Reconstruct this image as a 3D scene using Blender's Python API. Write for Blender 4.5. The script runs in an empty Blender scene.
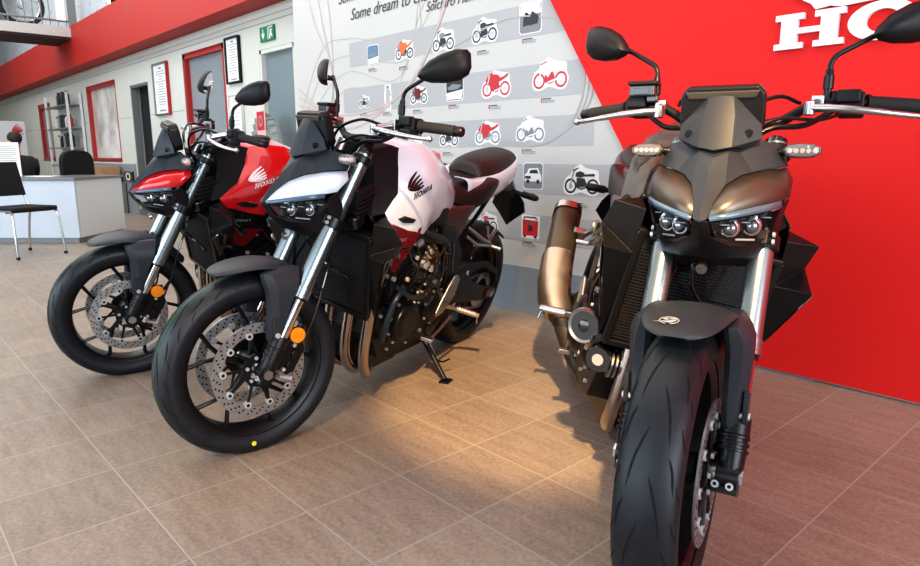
import bpy, bmesh, math, random
from mathutils import Vector, Matrix, Euler
PI = math.pi
random.seed(7)
SC = bpy.context.scene
COL = SC.collection

def V(*a): return Vector(a)

class MB:
    """collects shapes into one mesh; material slot picked with .m"""
    def __init__(s): s.v = []; s.f = []; s.mi = []; s.m = 0
    def add(s, vs, fs, m=None):
        b = len(s.v); s.v += [tuple(p) for p in vs]
        s.f += [tuple(b + i for i in f) for f in fs]; s.mi += [s.m if m is None else m] * len(fs); return s
    def box(s, c, size, rot=None, m=None):
        hx, hy, hz = size[0] / 2, size[1] / 2, size[2] / 2; c = Vector(c)
        R = Euler(rot).to_matrix() if rot else Matrix.Identity(3)
        vs = [c + R @ V(x * hx, y * hy, z * hz) for x in (-1, 1) for y in (-1, 1) for z in (-1, 1)]
        return s.add(vs, [(0, 1, 3, 2), (4, 6, 7, 5), (0, 4, 5, 1), (2, 3, 7, 6), (0, 2, 6, 4), (1, 5, 7, 3)], m)
    def cyl(s, p0, p1, r0, r1=None, n=20, m=None, cap=True):
        r1 = r0 if r1 is None else r1
        return s.tube([p0, p1], [r0, r1], n, m, cap)
    def tube(s, path, r, n=10, m=None, cap=True):
        P = [Vector(p) for p in path]; k = len(P)
        R = list(r) if isinstance(r, (list, tuple)) else [r] * k
        t0 = (P[1] - P[0]).normalized(); a = V(0, 0, 1) if abs(t0.z) < .9 else V(1, 0, 0)
        u = (a - t0 * a.dot(t0)).normalized(); vs = []; fs = []
        for i in range(k):
            t = (P[min(i + 1, k - 1)] - P[max(i - 1, 0)]).normalized()
            u = (u - t * u.dot(t)).normalized(); w = t.cross(u)
            for j in range(n):
                an = 2 * PI * j / n; vs.append(P[i] + (u * math.cos(an) + w * math.sin(an)) * R[i])
        for i in range(k - 1):
            for j in range(n):
                a0 = i * n + j; b0 = i * n + (j + 1) % n; fs.append((a0, b0, b0 + n, a0 + n))
        if cap: fs.append(tuple(reversed(range(n)))); fs.append(tuple(range((k - 1) * n, k * n)))
        return s.add(vs, fs, m)
    def curve(s, pts, r, n=10, seg=6, m=None):
        return s.tube(smooth(pts, seg), r, n, m)
    def loft(s, rings, m=None, cap=True, closed=True):
        n = len(rings[0]); vs = [p for r in rings for p in r]; fs = []
        for i in range(len(rings) - 1):
            for j in range(n if closed else n - 1):
                a0 = i * n + j; b0 = i * n + (j + 1) % n; fs.append((a0, b0, b0 + n, a0 + n))
        if cap and closed: fs.append(tuple(reversed(range(n)))); fs.append(tuple(range((len(rings) - 1) * n, len(rings) * n)))
        return s.add(vs, fs, m)
    def lathe(s, prof, c=(0, 0, 0), axis='y', n=48, m=None, closed=False, a0=0., a1=2 * PI):
        """prof: list of (radius, along-axis)"""
        c = Vector(c); full = abs(a1 - a0 - 2 * PI) < 1e-6; k = n if full else n + 1; vs = []; fs = []
        for i in range(k):
            a = a0 + (a1 - a0) * i / n; ca, sa = math.cos(a), math.sin(a)
            for (r, h) in prof:
                if axis == 'y': vs.append(c + V(r * ca, h, r * sa))
                elif axis == 'x': vs.append(c + V(h, r * ca, r * sa))
                else: vs.append(c + V(r * ca, r * sa, h))
        q = len(prof)
        for i in range(n):
            i2 = (i + 1) % k
            for j in range(q if closed else q - 1):
                j2 = (j + 1) % q
                fs.append((i * q + j, i * q + j2, i2 * q + j2, i2 * q + j))
        return s.add(vs, fs, m)
    def prism(s, poly, h0, h1, plane='xz', m=None, xf=None):
        """polygon in a plane, extruded from h0 to h1 on the third axis"""
        def P(a, b, h):
            if plane == 'xz': return V(a, h, b)
            if plane == 'xy': return V(a, b, h)
            return V(h, a, b)
        n = len(poly); vs = [P(a, b, h0) for a, b in poly] + [P(a, b, h1) for a, b in poly]
        if xf: vs = [xf @ v for v in vs]
        fs = [tuple(range(n)), tuple(range(2 * n - 1, n - 1, -1))] + [(i, i + n, (i + 1) % n + n, (i + 1) % n) for i in range(n)]
        return s.add(vs, fs, m)
    def sph(s, c, r, sc=(1, 1, 1), nu=16, nv=10, m=None, rot=None):
        c = Vector(c); R = Euler(rot).to_matrix() if rot else Matrix.Identity(3)
        vs = []; fs = []
        for i in range(nv + 1):
            th = PI * i / nv
            for j in range(nu):
                ph = 2 * PI * j / nu
                vs.append(c + R @ V(r * sc[0] * math.sin(th) * math.cos(ph), r * sc[1] * math.sin(th) * math.sin(ph), r * sc[2] * math.cos(th)))
        for i in range(nv):
            for j in range(nu):
                fs.append((i * nu + j, i * nu + (j + 1) % nu, (i + 1) * nu + (j + 1) % nu, (i + 1) * nu + j))
        return s.add(vs, fs, m)
    def mir(s):
        """mirror everything so far in y"""
        n = len(s.v); s.v += [(x, -y, z) for x, y, z in s.v[:n]]
        fs = s.f[:]; s.f += [tuple(n + i for i in reversed(f)) for f in fs]; s.mi += s.mi[:len(fs)]; return s
    def flip(s):
        s.v = [(x, -y, z) for x, y, z in s.v]; s.f = [tuple(reversed(f)) for f in s.f]; return s
    def move(s, M):
        s.v = [tuple(M @ Vector(p)) for p in s.v]; return s
    def build(s, name, mats, parent=None, sharp=35, bevel=0, seg=2, sub=0, solid=0, flat=False, wn=True, offs=-1, weld=True):
        me = bpy.data.meshes.new(name); me.from_pydata(s.v, [], s.f)
        if not isinstance(mats, (list, tuple)): mats = [mats]
        for mt in mats: me.materials.append(mt)
        for p, k in zip(me.polygons, s.mi): p.material_index = min(k, len(mats) - 1)
        bm = bmesh.new(); bm.from_mesh(me)
        if weld: bmesh.ops.remove_doubles(bm, verts=bm.verts, dist=1e-5)
        bmesh.ops.recalc_face_normals(bm, faces=bm.faces)
        bm.to_mesh(me); bm.free()
        if not flat:
            me.shade_smooth(); me.set_sharp_from_angle(angle=math.radians(sharp))
        o = bpy.data.objects.new(name, me); COL.objects.link(o)
        if parent: o.parent = parent
        if sub:
            md = o.modifiers.new('sub', 'SUBSURF'); md.levels = sub; md.render_levels = sub
        if solid:
            md = o.modifiers.new('sol', 'SOLIDIFY'); md.thickness = solid; md.offset = offs
        if bevel:
            md = o.modifiers.new('bev', 'BEVEL'); md.width = bevel; md.segments = seg; md.limit_method = 'ANGLE'; md.angle_limit = math.radians(28); md.harden_normals = False
            if wn:
                md = o.modifiers.new('wn', 'WEIGHTED_NORMAL'); md.keep_sharp = False
        return o

def smooth(pts, seg=6):
    """Catmull-Rom through points"""
    P = [Vector(p) for p in pts]
    if len(P) < 3: return P
    Q = [P[0] * 2 - P[1]] + P + [P[-1] * 2 - P[-2]]; out = []
    for i in range(1, len(Q) - 2):
        a, b, c, d = Q[i - 1:i + 3]
        for j in range(seg):
            t = j / seg
            out.append(.5 * ((2 * b) + (c - a) * t + (2 * a - 5 * b + 4 * c - d) * t * t + (3 * b - a - 3 * c + d) * t ** 3))
    out.append(P[-1]); return out

def smooth2(pts, seg=6, closed=False):
    P = [V(a, b, 0) for a, b in pts]
    if closed:
        P = [P[-1]] + P + [P[0], P[1]]; out = []
        for i in range(1, len(P) - 2):
            a, b, c, d = P[i - 1:i + 3]
            for j in range(seg):
                t = j / seg; q = .5 * ((2 * b) + (c - a) * t + (2 * a - 5 * b + 4 * c - d) * t * t + (3 * b - a - 3 * c + d) * t ** 3); out.append((q.x, q.y))
        return out
    return [(q.x, q.y) for q in smooth(P, seg)]

def text_mesh(body, size, font=None, shear=0, extrude=0., align='LEFT', bold=0., space=1.):
    cu = bpy.data.curves.new('t', 'FONT'); cu.body = body; cu.size = size; cu.extrude = extrude; cu.shear = shear
    cu.align_x = align; cu.offset = bold; cu.space_character = space; cu.resolution_u = 3
    o = bpy.data.objects.new('t', cu); COL.objects.link(o)
    dg = bpy.context.evaluated_depsgraph_get(); me = bpy.data.meshes.new_from_object(o.evaluated_get(dg))
    vs = [v.co.copy() for v in me.vertices]; fs = [tuple(p.vertices) for p in me.polygons]
    bpy.data.objects.remove(o); bpy.data.curves.remove(cu); bpy.data.meshes.remove(me)
    return vs, fs

def empty(name, loc, rz=0, label=None, cat=None, group=None):
    o = bpy.data.objects.new(name, None); COL.objects.link(o); o.location = loc; o.rotation_euler = (0, 0, rz); o.empty_display_size = .1
    return tag(o, label, cat, group)
def tag(o, label=None, cat=None, group=None, kind=None):
    if label: o['label'] = label
    if cat: o['category'] = cat
    if group: o['group'] = group
    if kind: o['kind'] = kind
    return o
def struct(o, label=None): o['kind'] = 'structure'; return o
# ---------- materials ----------
def mat(name, col, rough=.5, metal=0., coat=0., spec=.5, trans=0., emit=None, es=0., noise=0., nscale=20., bump=0., bscale=200., alpha=1., ior=1.45, coatr=.05):
    m = bpy.data.materials.new(name); m.use_nodes = True; nt = m.node_tree; b = nt.nodes['Principled BSDF']
    c = (*col, 1) if len(col) == 3 else col
    b.inputs['Base Color'].default_value = c; b.inputs['Roughness'].default_value = rough; b.inputs['Metallic'].default_value = metal
    b.inputs['Coat Weight'].default_value = coat; b.inputs['Coat Roughness'].default_value = coatr; b.inputs['Specular IOR Level'].default_value = spec
    b.inputs['Transmission Weight'].default_value = trans; b.inputs['IOR'].default_value = ior; b.inputs['Alpha'].default_value = alpha
    if emit: b.inputs['Emission Color'].default_value = (*emit, 1); b.inputs['Emission Strength'].default_value = es
    tc = nt.nodes.new('ShaderNodeTexCoord')
    if noise:
        n = nt.nodes.new('ShaderNodeTexNoise'); n.inputs['Scale'].default_value = nscale; n.inputs['Detail'].default_value = 5
        nt.links.new(tc.outputs['Object'], n.inputs['Vector'])
        r = nt.nodes.new('ShaderNodeMapRange'); r.inputs['From Min'].default_value = .3; r.inputs['From Max'].default_value = .7
        r.inputs['To Min'].default_value = 1 - noise; r.inputs['To Max'].default_value = 1 + noise
        nt.links.new(n.outputs['Fac'], r.inputs['Value'])
        mx = nt.nodes.new('ShaderNodeVectorMath'); mx.operation = 'SCALE'; mx.inputs[0].default_value = c[:3]
        nt.links.new(r.outputs['Result'], mx.inputs['Scale']); nt.links.new(mx.outputs['Vector'], b.inputs['Base Color'])
        r2 = nt.nodes.new('ShaderNodeMapRange'); r2.inputs['To Min'].default_value = max(0, rough - .08); r2.inputs['To Max'].default_value = min(1, rough + .08)
        nt.links.new(n.outputs['Fac'], r2.inputs['Value']); nt.links.new(r2.outputs['Result'], b.inputs['Roughness'])
    if bump:
        n = nt.nodes.new('ShaderNodeTexNoise'); n.inputs['Scale'].default_value = bscale; n.inputs['Detail'].default_value = 3
        nt.links.new(tc.outputs['Object'], n.inputs['Vector'])
        bp = nt.nodes.new('ShaderNodeBump'); bp.inputs['Strength'].default_value = bump; bp.inputs['Distance'].default_value = .002
        nt.links.new(n.outputs['Fac'], bp.inputs['Height']); nt.links.new(bp.outputs['Normal'], b.inputs['Normal'])
    return m
M = {}
M['white_paint'] = mat('white_paint', (.70, .79, .87), .28, 0, .9)
M['red_paint'] = mat('red_paint', (.62, .008, .012), .22, .15, 1.)
M['graphite_paint'] = mat('graphite_paint', (.115, .098, .082), .36, .75, .15, noise=.04, coatr=.3)
M['black_plastic'] = mat('black_plastic', (.010, .010, .011), .42, 0, 0, spec=.3, noise=.1, nscale=60, bump=.15, bscale=600)
M['grey_plastic'] = mat('grey_plastic', (.025, .030, .037), .46, .0, 0, spec=.4, bump=.1, bscale=500)
M['satin_black'] = mat('satin_black', (.007, .007, .008), .33, 0, 0, spec=.4)
M['gloss_black'] = mat('gloss_black', (.008, .008, .009), .1, 0, 1.)
M['engine_black'] = mat('engine_black', (.009, .009, .010), .33, .2, 0, spec=.35, noise=.25, nscale=40, bump=.2, bscale=250)
M['rubber'] = mat('rubber', (.009, .012, .016), .46, 0, 0, noise=.15, nscale=30, bump=.2, bscale=400)
M['groove'] = mat('groove', (.004, .004, .004), .9)
M['grip_rubber'] = mat('grip_rubber', (.014, .014, .014), .75, bump=.3, bscale=300)
M['chrome'] = mat('chrome', (.60, .62, .64), .12, 1)
M['aluminium'] = mat('aluminium', (.48, .49, .50), .30, 1, noise=.06)
M['bolt_zinc'] = mat('bolt_zinc', (.52, .53, .53), .35, .35)
M['matte_black'] = mat('matte_black', (.012, .013, .015), .6, spec=.15)
M['fork_silver'] = mat('fork_silver', (.33, .39, .41), .27, .95, 0)
M['disc_steel'] = mat('disc_steel', (.40, .41, .42), .36, .85, noise=.08, nscale=80)
M['header_steel'] = mat('header_steel', (.44, .38, .33), .24, 1, noise=.12, nscale=15)
M['exhaust_metal'] = mat('exhaust_metal', (.42, .36, .28), .35, .9, noise=.06)
M['exhaust_dark'] = mat('exhaust_dark', (.09, .075, .055), .38, .7)
M['seat_vinyl'] = mat('seat_vinyl', (.016, .013, .012), .45, bump=.3, bscale=350)
M['amber'] = mat('amber', (.9, .28, .01), .25, 0, .8)
M['amber_bulb'] = mat('amber_bulb', (.85, .55, .40), .3, emit=(1, .35, .1), es=.0)
M['clear_lens'] = mat('clear_lens', (.9, .92, .95), .05, 0, .5, trans=.85, ior=1.3)
M['lamp_lens'] = mat('lamp_lens', (.75, .8, .85), .04, 0, 0, trans=1., ior=1.15)
M['lamp_back'] = mat('lamp_back', (.03, .032, .035), .25, .6, .6)
M['cover_clear'] = mat('cover_clear', (.02, .02, .02), .04, alpha=.16, coat=1.)
M['projector'] = mat('projector', (.30, .34, .38), .10, .9, 1.)
M['reflector_chrome'] = mat('reflector_chrome', (.75, .78, .8), .12, 1)
M['mirror_glass'] = mat('mirror_glass', (.7, .7, .7), .03, 1)
M['screen_glass'] = mat('screen_glass', (.01, .011, .013), .06, 0, 1)
M['radiator_fin'] = mat('radiator_fin', (.035, .035, .037), .45, .5)
M['gold'] = mat('gold', (.72, .47, .16), .3, .95)
M['plate_red'] = mat('plate_red', (.16, .006, .010), .2, 0, 1)
M['blue_hose'] = mat('blue_hose', (.012, .022, .036), .4)
M['decal_black'] = mat('decal_black', (.01, .01, .01), .4)
M['decal_white'] = mat('decal_white', (.85, .85, .85), .4)
M['decal_grey'] = mat('decal_grey', (.35, .35, .35), .4)
M['yellow_dot'] = mat('yellow_dot', (.85, .7, .03), .6)
M['green_line'] = mat('green_line', (.02, .35, .10), .6)
M['skin'] = mat('skin', (.55, .33, .24), .5, noise=.05)
M['hair'] = mat('hair', (.02, .014, .01), .7, noise=.3, nscale=90)
M['dark_cloth'] = mat('dark_cloth', (.014, .013, .014), .85, noise=.2, bump=.4)
M['black_fabric'] = mat('black_fabric', (.01, .01, .012), .9, noise=.3, nscale=120, bump=.5)
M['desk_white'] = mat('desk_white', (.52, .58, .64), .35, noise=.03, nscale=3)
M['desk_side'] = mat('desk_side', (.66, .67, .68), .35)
M['desk_top'] = mat('desk_top', (.16, .17, .18), .3)
M['paper'] = mat('paper', (.8, .8, .78), .6)
M['print_grey'] = mat('print_grey', (.28, .28, .3), .7)
M['cardboard'] = mat('cardboard', (.36, .21, .11), .8, noise=.08)
M['wall_white'] = mat('wall_white', (.62, .63, .57), .6, noise=.03, nscale=2, bump=.05)
M['trim_white'] = mat('trim_white', (.66, .67, .62), .5)
M['fascia_red'] = mat('fascia_red', (.44, .022, .016), .55, noise=.04, nscale=2)
M['panel_red'] = mat('panel_red', (.74, .024, .022), .6, noise=.025, nscale=1.5, spec=.2)
M['frame_red'] = mat('frame_red', (.38, .02, .02), .4)
M['sign_red'] = mat('sign_red', (.55, .02, .03), .4)
M['door_grey'] = mat('door_grey', (.20, .25, .265), .4, noise=.04, nscale=3)
M['doorway_shade'] = mat('doorway_shade', (.012, .012, .014), .8)
M['window_glass'] = mat('window_glass', (.42, .47, .50), .06, 0, .8, trans=.35, ior=1.2)
M['steel_grey'] = mat('steel_grey', (.22, .22, .22), .45, .4)
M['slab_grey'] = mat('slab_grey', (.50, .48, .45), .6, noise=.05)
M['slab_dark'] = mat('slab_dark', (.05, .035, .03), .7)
M['exit_green'] = mat('exit_green', (.01, .20, .07), .5)
M['skirt_grey'] = mat('skirt_grey', (.25, .30, .35), .38, noise=.06, nscale=4)
M['lamp_warm'] = mat('lamp_warm', (1, .85, .6), .4, emit=(1, .75, .4), es=8)
M['poster_white'] = mat('poster_white', (.56, .55, .52), .4, noise=.02, nscale=2)
M['strip_grey'] = mat('strip_grey', (.42, .42, .42), .4)
M['swirl_grey'] = mat('swirl_grey', (.44, .42, .40), .5)
M['swirl_pink'] = mat('swirl_pink', (.56, .44, .41), .5)
M['ink_black'] = mat('ink_black', (.03, .03, .035), .5)
M['ink_blue'] = mat('ink_blue', (.12, .22, .35), .5)
M['ink_orange'] = mat('ink_orange', (.7, .16, .03), .5)
M['ink_grey'] = mat('ink_grey', (.22, .24, .26), .5)
M['wallpaper'] = mat('wallpaper', (.52, .58, .62), .6)
M['ceiling'] = mat('ceiling', (.62, .62, .60), .8)
M['plastic_clear'] = mat('plastic_clear', (.75, .75, .78), .1, trans=.7, ior=1.1, coat=.5)
M['pink_print'] = mat('pink_print', (.75, .45, .45), .5)

def floor_mat():
    m = bpy.data.materials.new('floor_tile'); m.use_nodes = True; nt = m.node_tree; N = nt.nodes; L = nt.links; b = N['Principled BSDF']
    tc = N.new('ShaderNodeTexCoord'); mp = N.new('ShaderNodeMapping'); mp.inputs['Location'].default_value = (-TX / TS, -TY / TS, 0); mp.inputs['Scale'].default_value = (1 / TS, 1 / TS, 1)
    L.new(tc.outputs['Object'], mp.inputs['Vector'])
    sx = N.new('ShaderNodeSeparateXYZ'); L.new(mp.outputs['Vector'], sx.inputs[0])
    def math_(op, a, b_=None):
        n = N.new('ShaderNodeMath'); n.operation = op
        for i, v in enumerate((a, b_)):
            if v is None: continue
            if isinstance(v, (int, float)): n.inputs[i].default_value = v
            else: L.new(v, n.inputs[i])
        return n.outputs[0]
    def edge(c):  # distance to nearest integer
        f = math_('FRACT', c); g = math_('SUBTRACT', 1.0, f); return math_('MINIMUM', f, g)
    d = math_('MINIMUM', edge(sx.outputs[0]), edge(sx.outputs[1]))
    g = N.new('ShaderNodeMapRange'); g.inputs['From Min'].default_value = .006; g.inputs['From Max'].default_value = .010; L.new(d, g.inputs['Value'])
    # per-tile tone
    fl = N.new('ShaderNodeVectorMath'); fl.operation = 'FLOOR'; L.new(mp.outputs['Vector'], fl.inputs[0])
    wn = N.new('ShaderNodeTexWhiteNoise'); wn.noise_dimensions = '3D'; L.new(fl.outputs[0], wn.inputs['Vector'])
    fine = N.new('ShaderNodeTexNoise'); fine.inputs['Scale'].default_value = 75; fine.inputs['Detail'].default_value = 6; fine.inputs['Roughness'].default_value = .75; L.new(tc.outputs['Object'], fine.inputs['Vector'])
    mp2 = N.new('ShaderNodeMapping'); mp2.inputs['Scale'].default_value = (3, 14, 1); L.new(tc.outputs['Object'], mp2.inputs['Vector'])
    st = N.new('ShaderNodeTexNoise'); st.inputs['Scale'].default_value = 2.2; st.inputs['Detail'].default_value = 4; L.new(mp2.outputs[0], st.inputs['Vector'])
    tone = math_('ADD', math_('MULTIPLY', wn.outputs['Value'], .10), math_('ADD', math_('MULTIPLY', fine.outputs['Fac'], .85), math_('MULTIPLY', st.outputs['Fac'], .35)))
    cr = N.new('ShaderNodeValToRGB'); L.new(tone, cr.inputs[0]); e = cr.color_ramp.elements
    e[0].position = .38; e[0].color = (.158, .122, .092, 1); e[1].position = .90; e[1].color = (.42, .345, .27, 1)
    mx = N.new('ShaderNodeMix'); mx.data_type = 'RGBA'; L.new(g.outputs[0], mx.inputs['Factor']); mx.inputs['A'].default_value = (.38, .34, .295, 1); L.new(cr.outputs[0], mx.inputs['B'])
    L.new(mx.outputs['Result'], b.inputs['Base Color'])
    b.inputs['Roughness'].default_value = .42; b.inputs['Specular IOR Level'].default_value = .35
    bp = N.new('ShaderNodeBump'); bp.inputs['Strength'].default_value = .25; bp.inputs['Distance'].default_value = .002
    L.new(math_('ADD', math_('MULTIPLY', fine.outputs['Fac'], .5), g.outputs[0]), bp.inputs['Height']); L.new(bp.outputs[0], b.inputs['Normal'])
    return m
TS = .315; TX = -5.809797 * TS; TY = 1.551469 * TS
M['floor'] = floor_mat()

def wallpaper_lines():
    """faint technical line drawing printed on pale blue wallpaper"""
    m = M['wallpaper']; nt = m.node_tree; N = nt.nodes; L = nt.links; b = N['Principled BSDF']
    tc = N.new('ShaderNodeTexCoord'); 
    n = N.new('ShaderNodeTexNoise'); n.inputs['Scale'].default_value = .8; n.inputs['Detail'].default_value = 3; L.new(tc.outputs['Object'], n.inputs['Vector'])
    w = N.new('ShaderNodeMath'); w.operation = 'MULTIPLY'; w.inputs[1].default_value = 14; L.new(n.outputs['Fac'], w.inputs[0])
    f = N.new('ShaderNodeMath'); f.operation = 'FRACT'; L.new(w.outputs[0], f.inputs[0])
    r = N.new('ShaderNodeMapRange'); r.inputs['From Min'].default_value = .03; r.inputs['From Max'].default_value = .09; L.new(f.outputs[0], r.inputs['Value'])
    mx = N.new('ShaderNodeMix'); mx.data_type = 'RGBA'; L.new(r.outputs[0], mx.inputs['Factor']); mx.inputs['A'].default_value = (.30, .36, .42, 1); mx.inputs['B'].default_value = (.50, .56, .60, 1)
    L.new(mx.outputs['Result'], b.inputs['Base Color'])
wallpaper_lines()
# ---------- the showroom ----------
YD = 2.945; YO = 3.40
def sbox(name, x0, x1, y0, y1, z0, z1, m, bevel=0, parent=None):
    o = MB().box(((x0 + x1) / 2, (y0 + y1) / 2, (z0 + z1) / 2), (x1 - x0, y1 - y0, z1 - z0)).build(name, m, parent, bevel=bevel)
    if not parent: struct(o)
    return o
fl = MB().box((-9, .6, -.05), (32, 14, .1)).build('floor', M['floor']); struct(fl)
struct(MB().box((-9, .6, 5.05), (32, 14, .1)).build('ceiling', M['ceiling']))
# display wall: pale poster wall, grey skirting, red panel with a slanting left edge
sbox('wall_display', -5.335, 6.8, YD, YO + .2, 0, 5, M['poster_white'])
sk = sbox('baseboard_display', -5.345, -1.0, YD - .012, YD, .0, .285, M['skirt_grey'])
def xr(z): return -1.386 - .635 * z
struct(MB().prism([(xr(.0) - 0, .012), (6.8, .012), (6.8, 5), (xr(5), 5)], YD - .022, YD - .0005).build('wall_red', M['panel_red']))
# office wall with its openings (x0,x1,z0,z1)
ops = [(-6.93, -6.18, 0, 2.03), (-9.12, -7.82, .85, 2.22), (-11.36, -10.52, 0, 1.99), (-13.9, -12.1, .82, 2.15), (-18.1, -16.9, .8, 2.05)]
mb = MB(); xs = sorted(ops); prev = -24.0; T = .22
for (x0, x1, z0, z1) in xs:
    mb.box(((prev + x0) / 2, YO + T / 2, 2.5), (x0 - prev, T, 5))
    mb.box(((x0 + x1) / 2, YO + T / 2, (z1 + 5) / 2), (x1 - x0, T, 5 - z1))
    if z0: mb.box(((x0 + x1) / 2, YO + T / 2, z0 / 2), (x1 - x0, T, z0))
    prev = x1
mb.box(((prev - 5.335) / 2, YO + T / 2, 2.5), (-5.335 - prev, T, 5))
struct(mb.build('wall_office', M['wall_white']))
# thin horizontal panel joints and vertical joints on the office wall
mb = MB()
for z in (1.52, 2.30): 
    for a, b_ in ((-24, -13.95), (-12.05, -11.4), (-10.48, -9.15), (-7.8, -6.97), (-6.15, -5.34)):
        if z > 2.2: continue
        mb.box(((a + b_) / 2, YO - .001, z), (b_ - a, .003, .006))
mb.box((-14.6, YO - .001, 2.29), (18.5, .003, .008))
struct(mb.build('trim_1', M['print_grey']))
struct(MB().box((-15, YO + 1.9, 2.5), (20, .1, 5)).build('wall_back_office', M['wall_white']))
sbox('baseboard_office', -24, -5.34, YO - .014, YO, 0, .09, M['steel_grey'])
# end wall
struct(MB().box((-24.05, 0, 2.5), (.1, 12, 5)).build('wall_left', M['wall_white']))
# grey dado panels under the far window
d = sbox('trim_2', -14.45, -11.4, YO - .03, YO, 0, .80, mat('dado', (.27, .29, .31), .45))
# fascia
struct(MB().box((-14.7, YO - .14, 2.76), (18.72, .28, .66)).build('trim_3', M['fascia_red'], bevel=.004))
struct(MB().box((-14.7, YO - .01, 2.37), (18.72, .02, .05)).build('trim_4', M['trim_white'], bevel=.003))
# drawing wallpaper above the fascia
struct(MB().box((-14.7, YO - .012, 4.05), (18.7, .02, 1.9)).build('trim_5', M['wallpaper']))
# --- windows
def window(n, x0, x1, z0, z1, frame, glass, fw=.07, mull=True):
    f = MB(); y = YO + .05
    for a, b_, c, d_ in ((x0, x1, z1 - fw, z1), (x0, x1, z0, z0 + fw), (x0, x0 + fw, z0, z1), (x1 - fw, x1, z0, z1)):
        f.box(((a + b_) / 2, y, (c + d_) / 2), (b_ - a, .09, d_ - c))
    fo = struct(f.build('window_%d' % n, frame, bevel=.003))
    g = MB().box(((x0 + x1) / 2, y + .02, (z0 + z1) / 2), (x1 - x0 - fw, .008, z1 - z0 - fw)).build('pane', glass, fo)
    return fo
window(1, -9.12, -7.82, .85, 2.22, M['frame_red'], M['window_glass'])
window(2, -13.9, -12.1, .82, 2.15, M['frame_red'], mat('painted_reflection_glass', (.72, .70, .66), .12, 0, .6, noise=.3, nscale=2.5), fw=.07)  # pale mottled pane colour paints the reflected outdoors
window(3, -18.1, -16.9, .8, 2.05, M['frame_red'], M['window_glass'], fw=.1)
# white board seen through the near window
b_ = MB().box((-9.6, YO + 1.0, 1.45), (1.5, .04, .75)).build('whiteboard', M['paper'], bevel=.004)
tag(b_, 'pale wall board seen through the red-framed window beside the tall certificate', 'board')
MB().box((-9.6, YO + .985, 1.45), (1.56, .02, .81)).build('frame', M['steel_grey'], b_, bevel=.004)
# --- doors
def door(n, x0, x1, z1, leaf, inset=.12, open_=False):
    j = MB(); y = YO + inset / 2 + .0
    for a, c in ((x0, x0 + .035), (x1 - .035, x1)): j.box(((a + c) / 2, YO + .055, z1 / 2), (.035, .10, z1))
    j.box(((x0 + x1) / 2, YO + .055, z1 - .02), (x1 - x0, .10, .04))
    o = struct(j.build('door_%d' % n, M['trim_white'] if not open_ else M['steel_grey'], bevel=.003))
    lf = MB().box(((x0 + x1) / 2, YO + inset + .03, z1 / 2), (x1 - x0 - .06, .04, z1 - .05)).build('door_infill', leaf, o, bevel=.003)
    if not open_:
        h = MB().tube([(x0 + .12, YO + inset, 1.0), (x0 + .12, YO + inset - .05, 1.0), (x0 + .24, YO + inset - .05, 1.0)], .009).cyl((x0 + .12, YO + inset + .012, 1.0), (x0 + .12, YO + inset, 1.0), .024)
        h.build('door_handle', M['aluminium'], lf)
    return o
door(1, -6.93, -6.18, 2.03, M['door_grey'], .05)
door(2, -11.36, -10.52, 1.99, M['doorway_shade'], .12, True)  # open doorway: its darkness is painted as a black sheet filling it
# --- framed certificates
def certificate(x0, x1, z0, z1, fm, label, lines=9, w=.02, wing=False):
    cx, cz = (x0 + x1) / 2, (z0 + z1) / 2
    t = empty('framed_certificate', (cx, YO, z0), 0, label, 'frame', 'framed certificates on the office wall')
    dx, dz = (x1 - x0) / 2, z1 - z0
    f = MB()
    for a, b_, c, d_ in ((-dx, dx, dz - w, dz), (-dx, dx, 0, w), (-dx, -dx + w, 0, dz), (dx - w, dx, 0, dz)): f.box(((a + b_) / 2, -.02, (c + d_) / 2), (b_ - a, .036, d_ - c))
    f.build('frame', fm, t, bevel=.002)
    MB().box((0, -.012, dz / 2), (2 * dx - w, .016, dz - w)).build('sheet', M['paper'], t)
    if 'red' in label: MB().box((dx - .002, -.021, dz / 2), (.03, .042, dz + .004)).build('red_edge', M['frame_red'], t, bevel=.002)
    p = MB(); random.seed(int(dz * 100) + lines)
    for i in range(lines):
        ww = dx * random.uniform(.5, 1.3); z = dz * (.84 - .68 * i / lines)
        p.box((0, -.021, z), (ww, .002, dz * .012))
    p.box((0, -.021, dz * .9), (dx * .35, .002, dz * .04)); p.box((0, -.021, dz * .09), (dx * .9, .002, dz * .03))
    tx, fs = text_mesh('M', .001); 
    p.build('print', M['print_grey'], t)
    return t
certificate(-7.72, -7.36, 1.74, 2.24, M['satin_black'], 'tall black-framed certificate beside the green exit sign', 12)
certificate(-10.2, -9.64, 1.49, 2.19, M['steel_grey'], 'red-edged framed certificate between the dark doorway and the near window', 14, .022)
certificate(-7.70, -7.37, 1.12, 1.62, M['trim_white'], 'pale notice below the black-framed certificate', 8, .012)
certificate(-10.0, -9.66, 1.02, 1.36, M['trim_white'], 'small white notice below the red-edged certificate', 5, .012)
# --- exit sign
ex = MB().box((-6.69, YO - .012, 2.17), (.31, .02, .145)).build('exit_sign', M['exit_green'], bevel=.002)
tag(ex, 'green and white emergency exit sign above the grey door', 'sign')
s = MB()
def q(poly, x=-6.69, z=2.17, y=YO - .0225, sc=1.): s.prism([(x + a * sc, z + b * sc) for a, b in poly], y - .001, y)
q([(-.088, -.002), (-.088, .05), (-.072, .05), (-.072, -.002), (-.05, .012), (-.05, -.012), (-.08, -.05), (-.11, -.012), (-.11, .012)])
q([(.02, -.06), (.02, .06), (.03, .06), (.03, -.06)]); q([(.05, -.06), (.05, .06), (.135, .06), (.135, .05), (.065, .05), (.065, -.06)])
q([(.085, .02), (.10, .04), (.12, .03), (.105, .0), (.125, -.03), (.115, -.05), (.09, -.015), (.075, -.055), (.065, -.05), (.08, .0)])
s.build('pictogram', M['decal_white'], ex)

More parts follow.
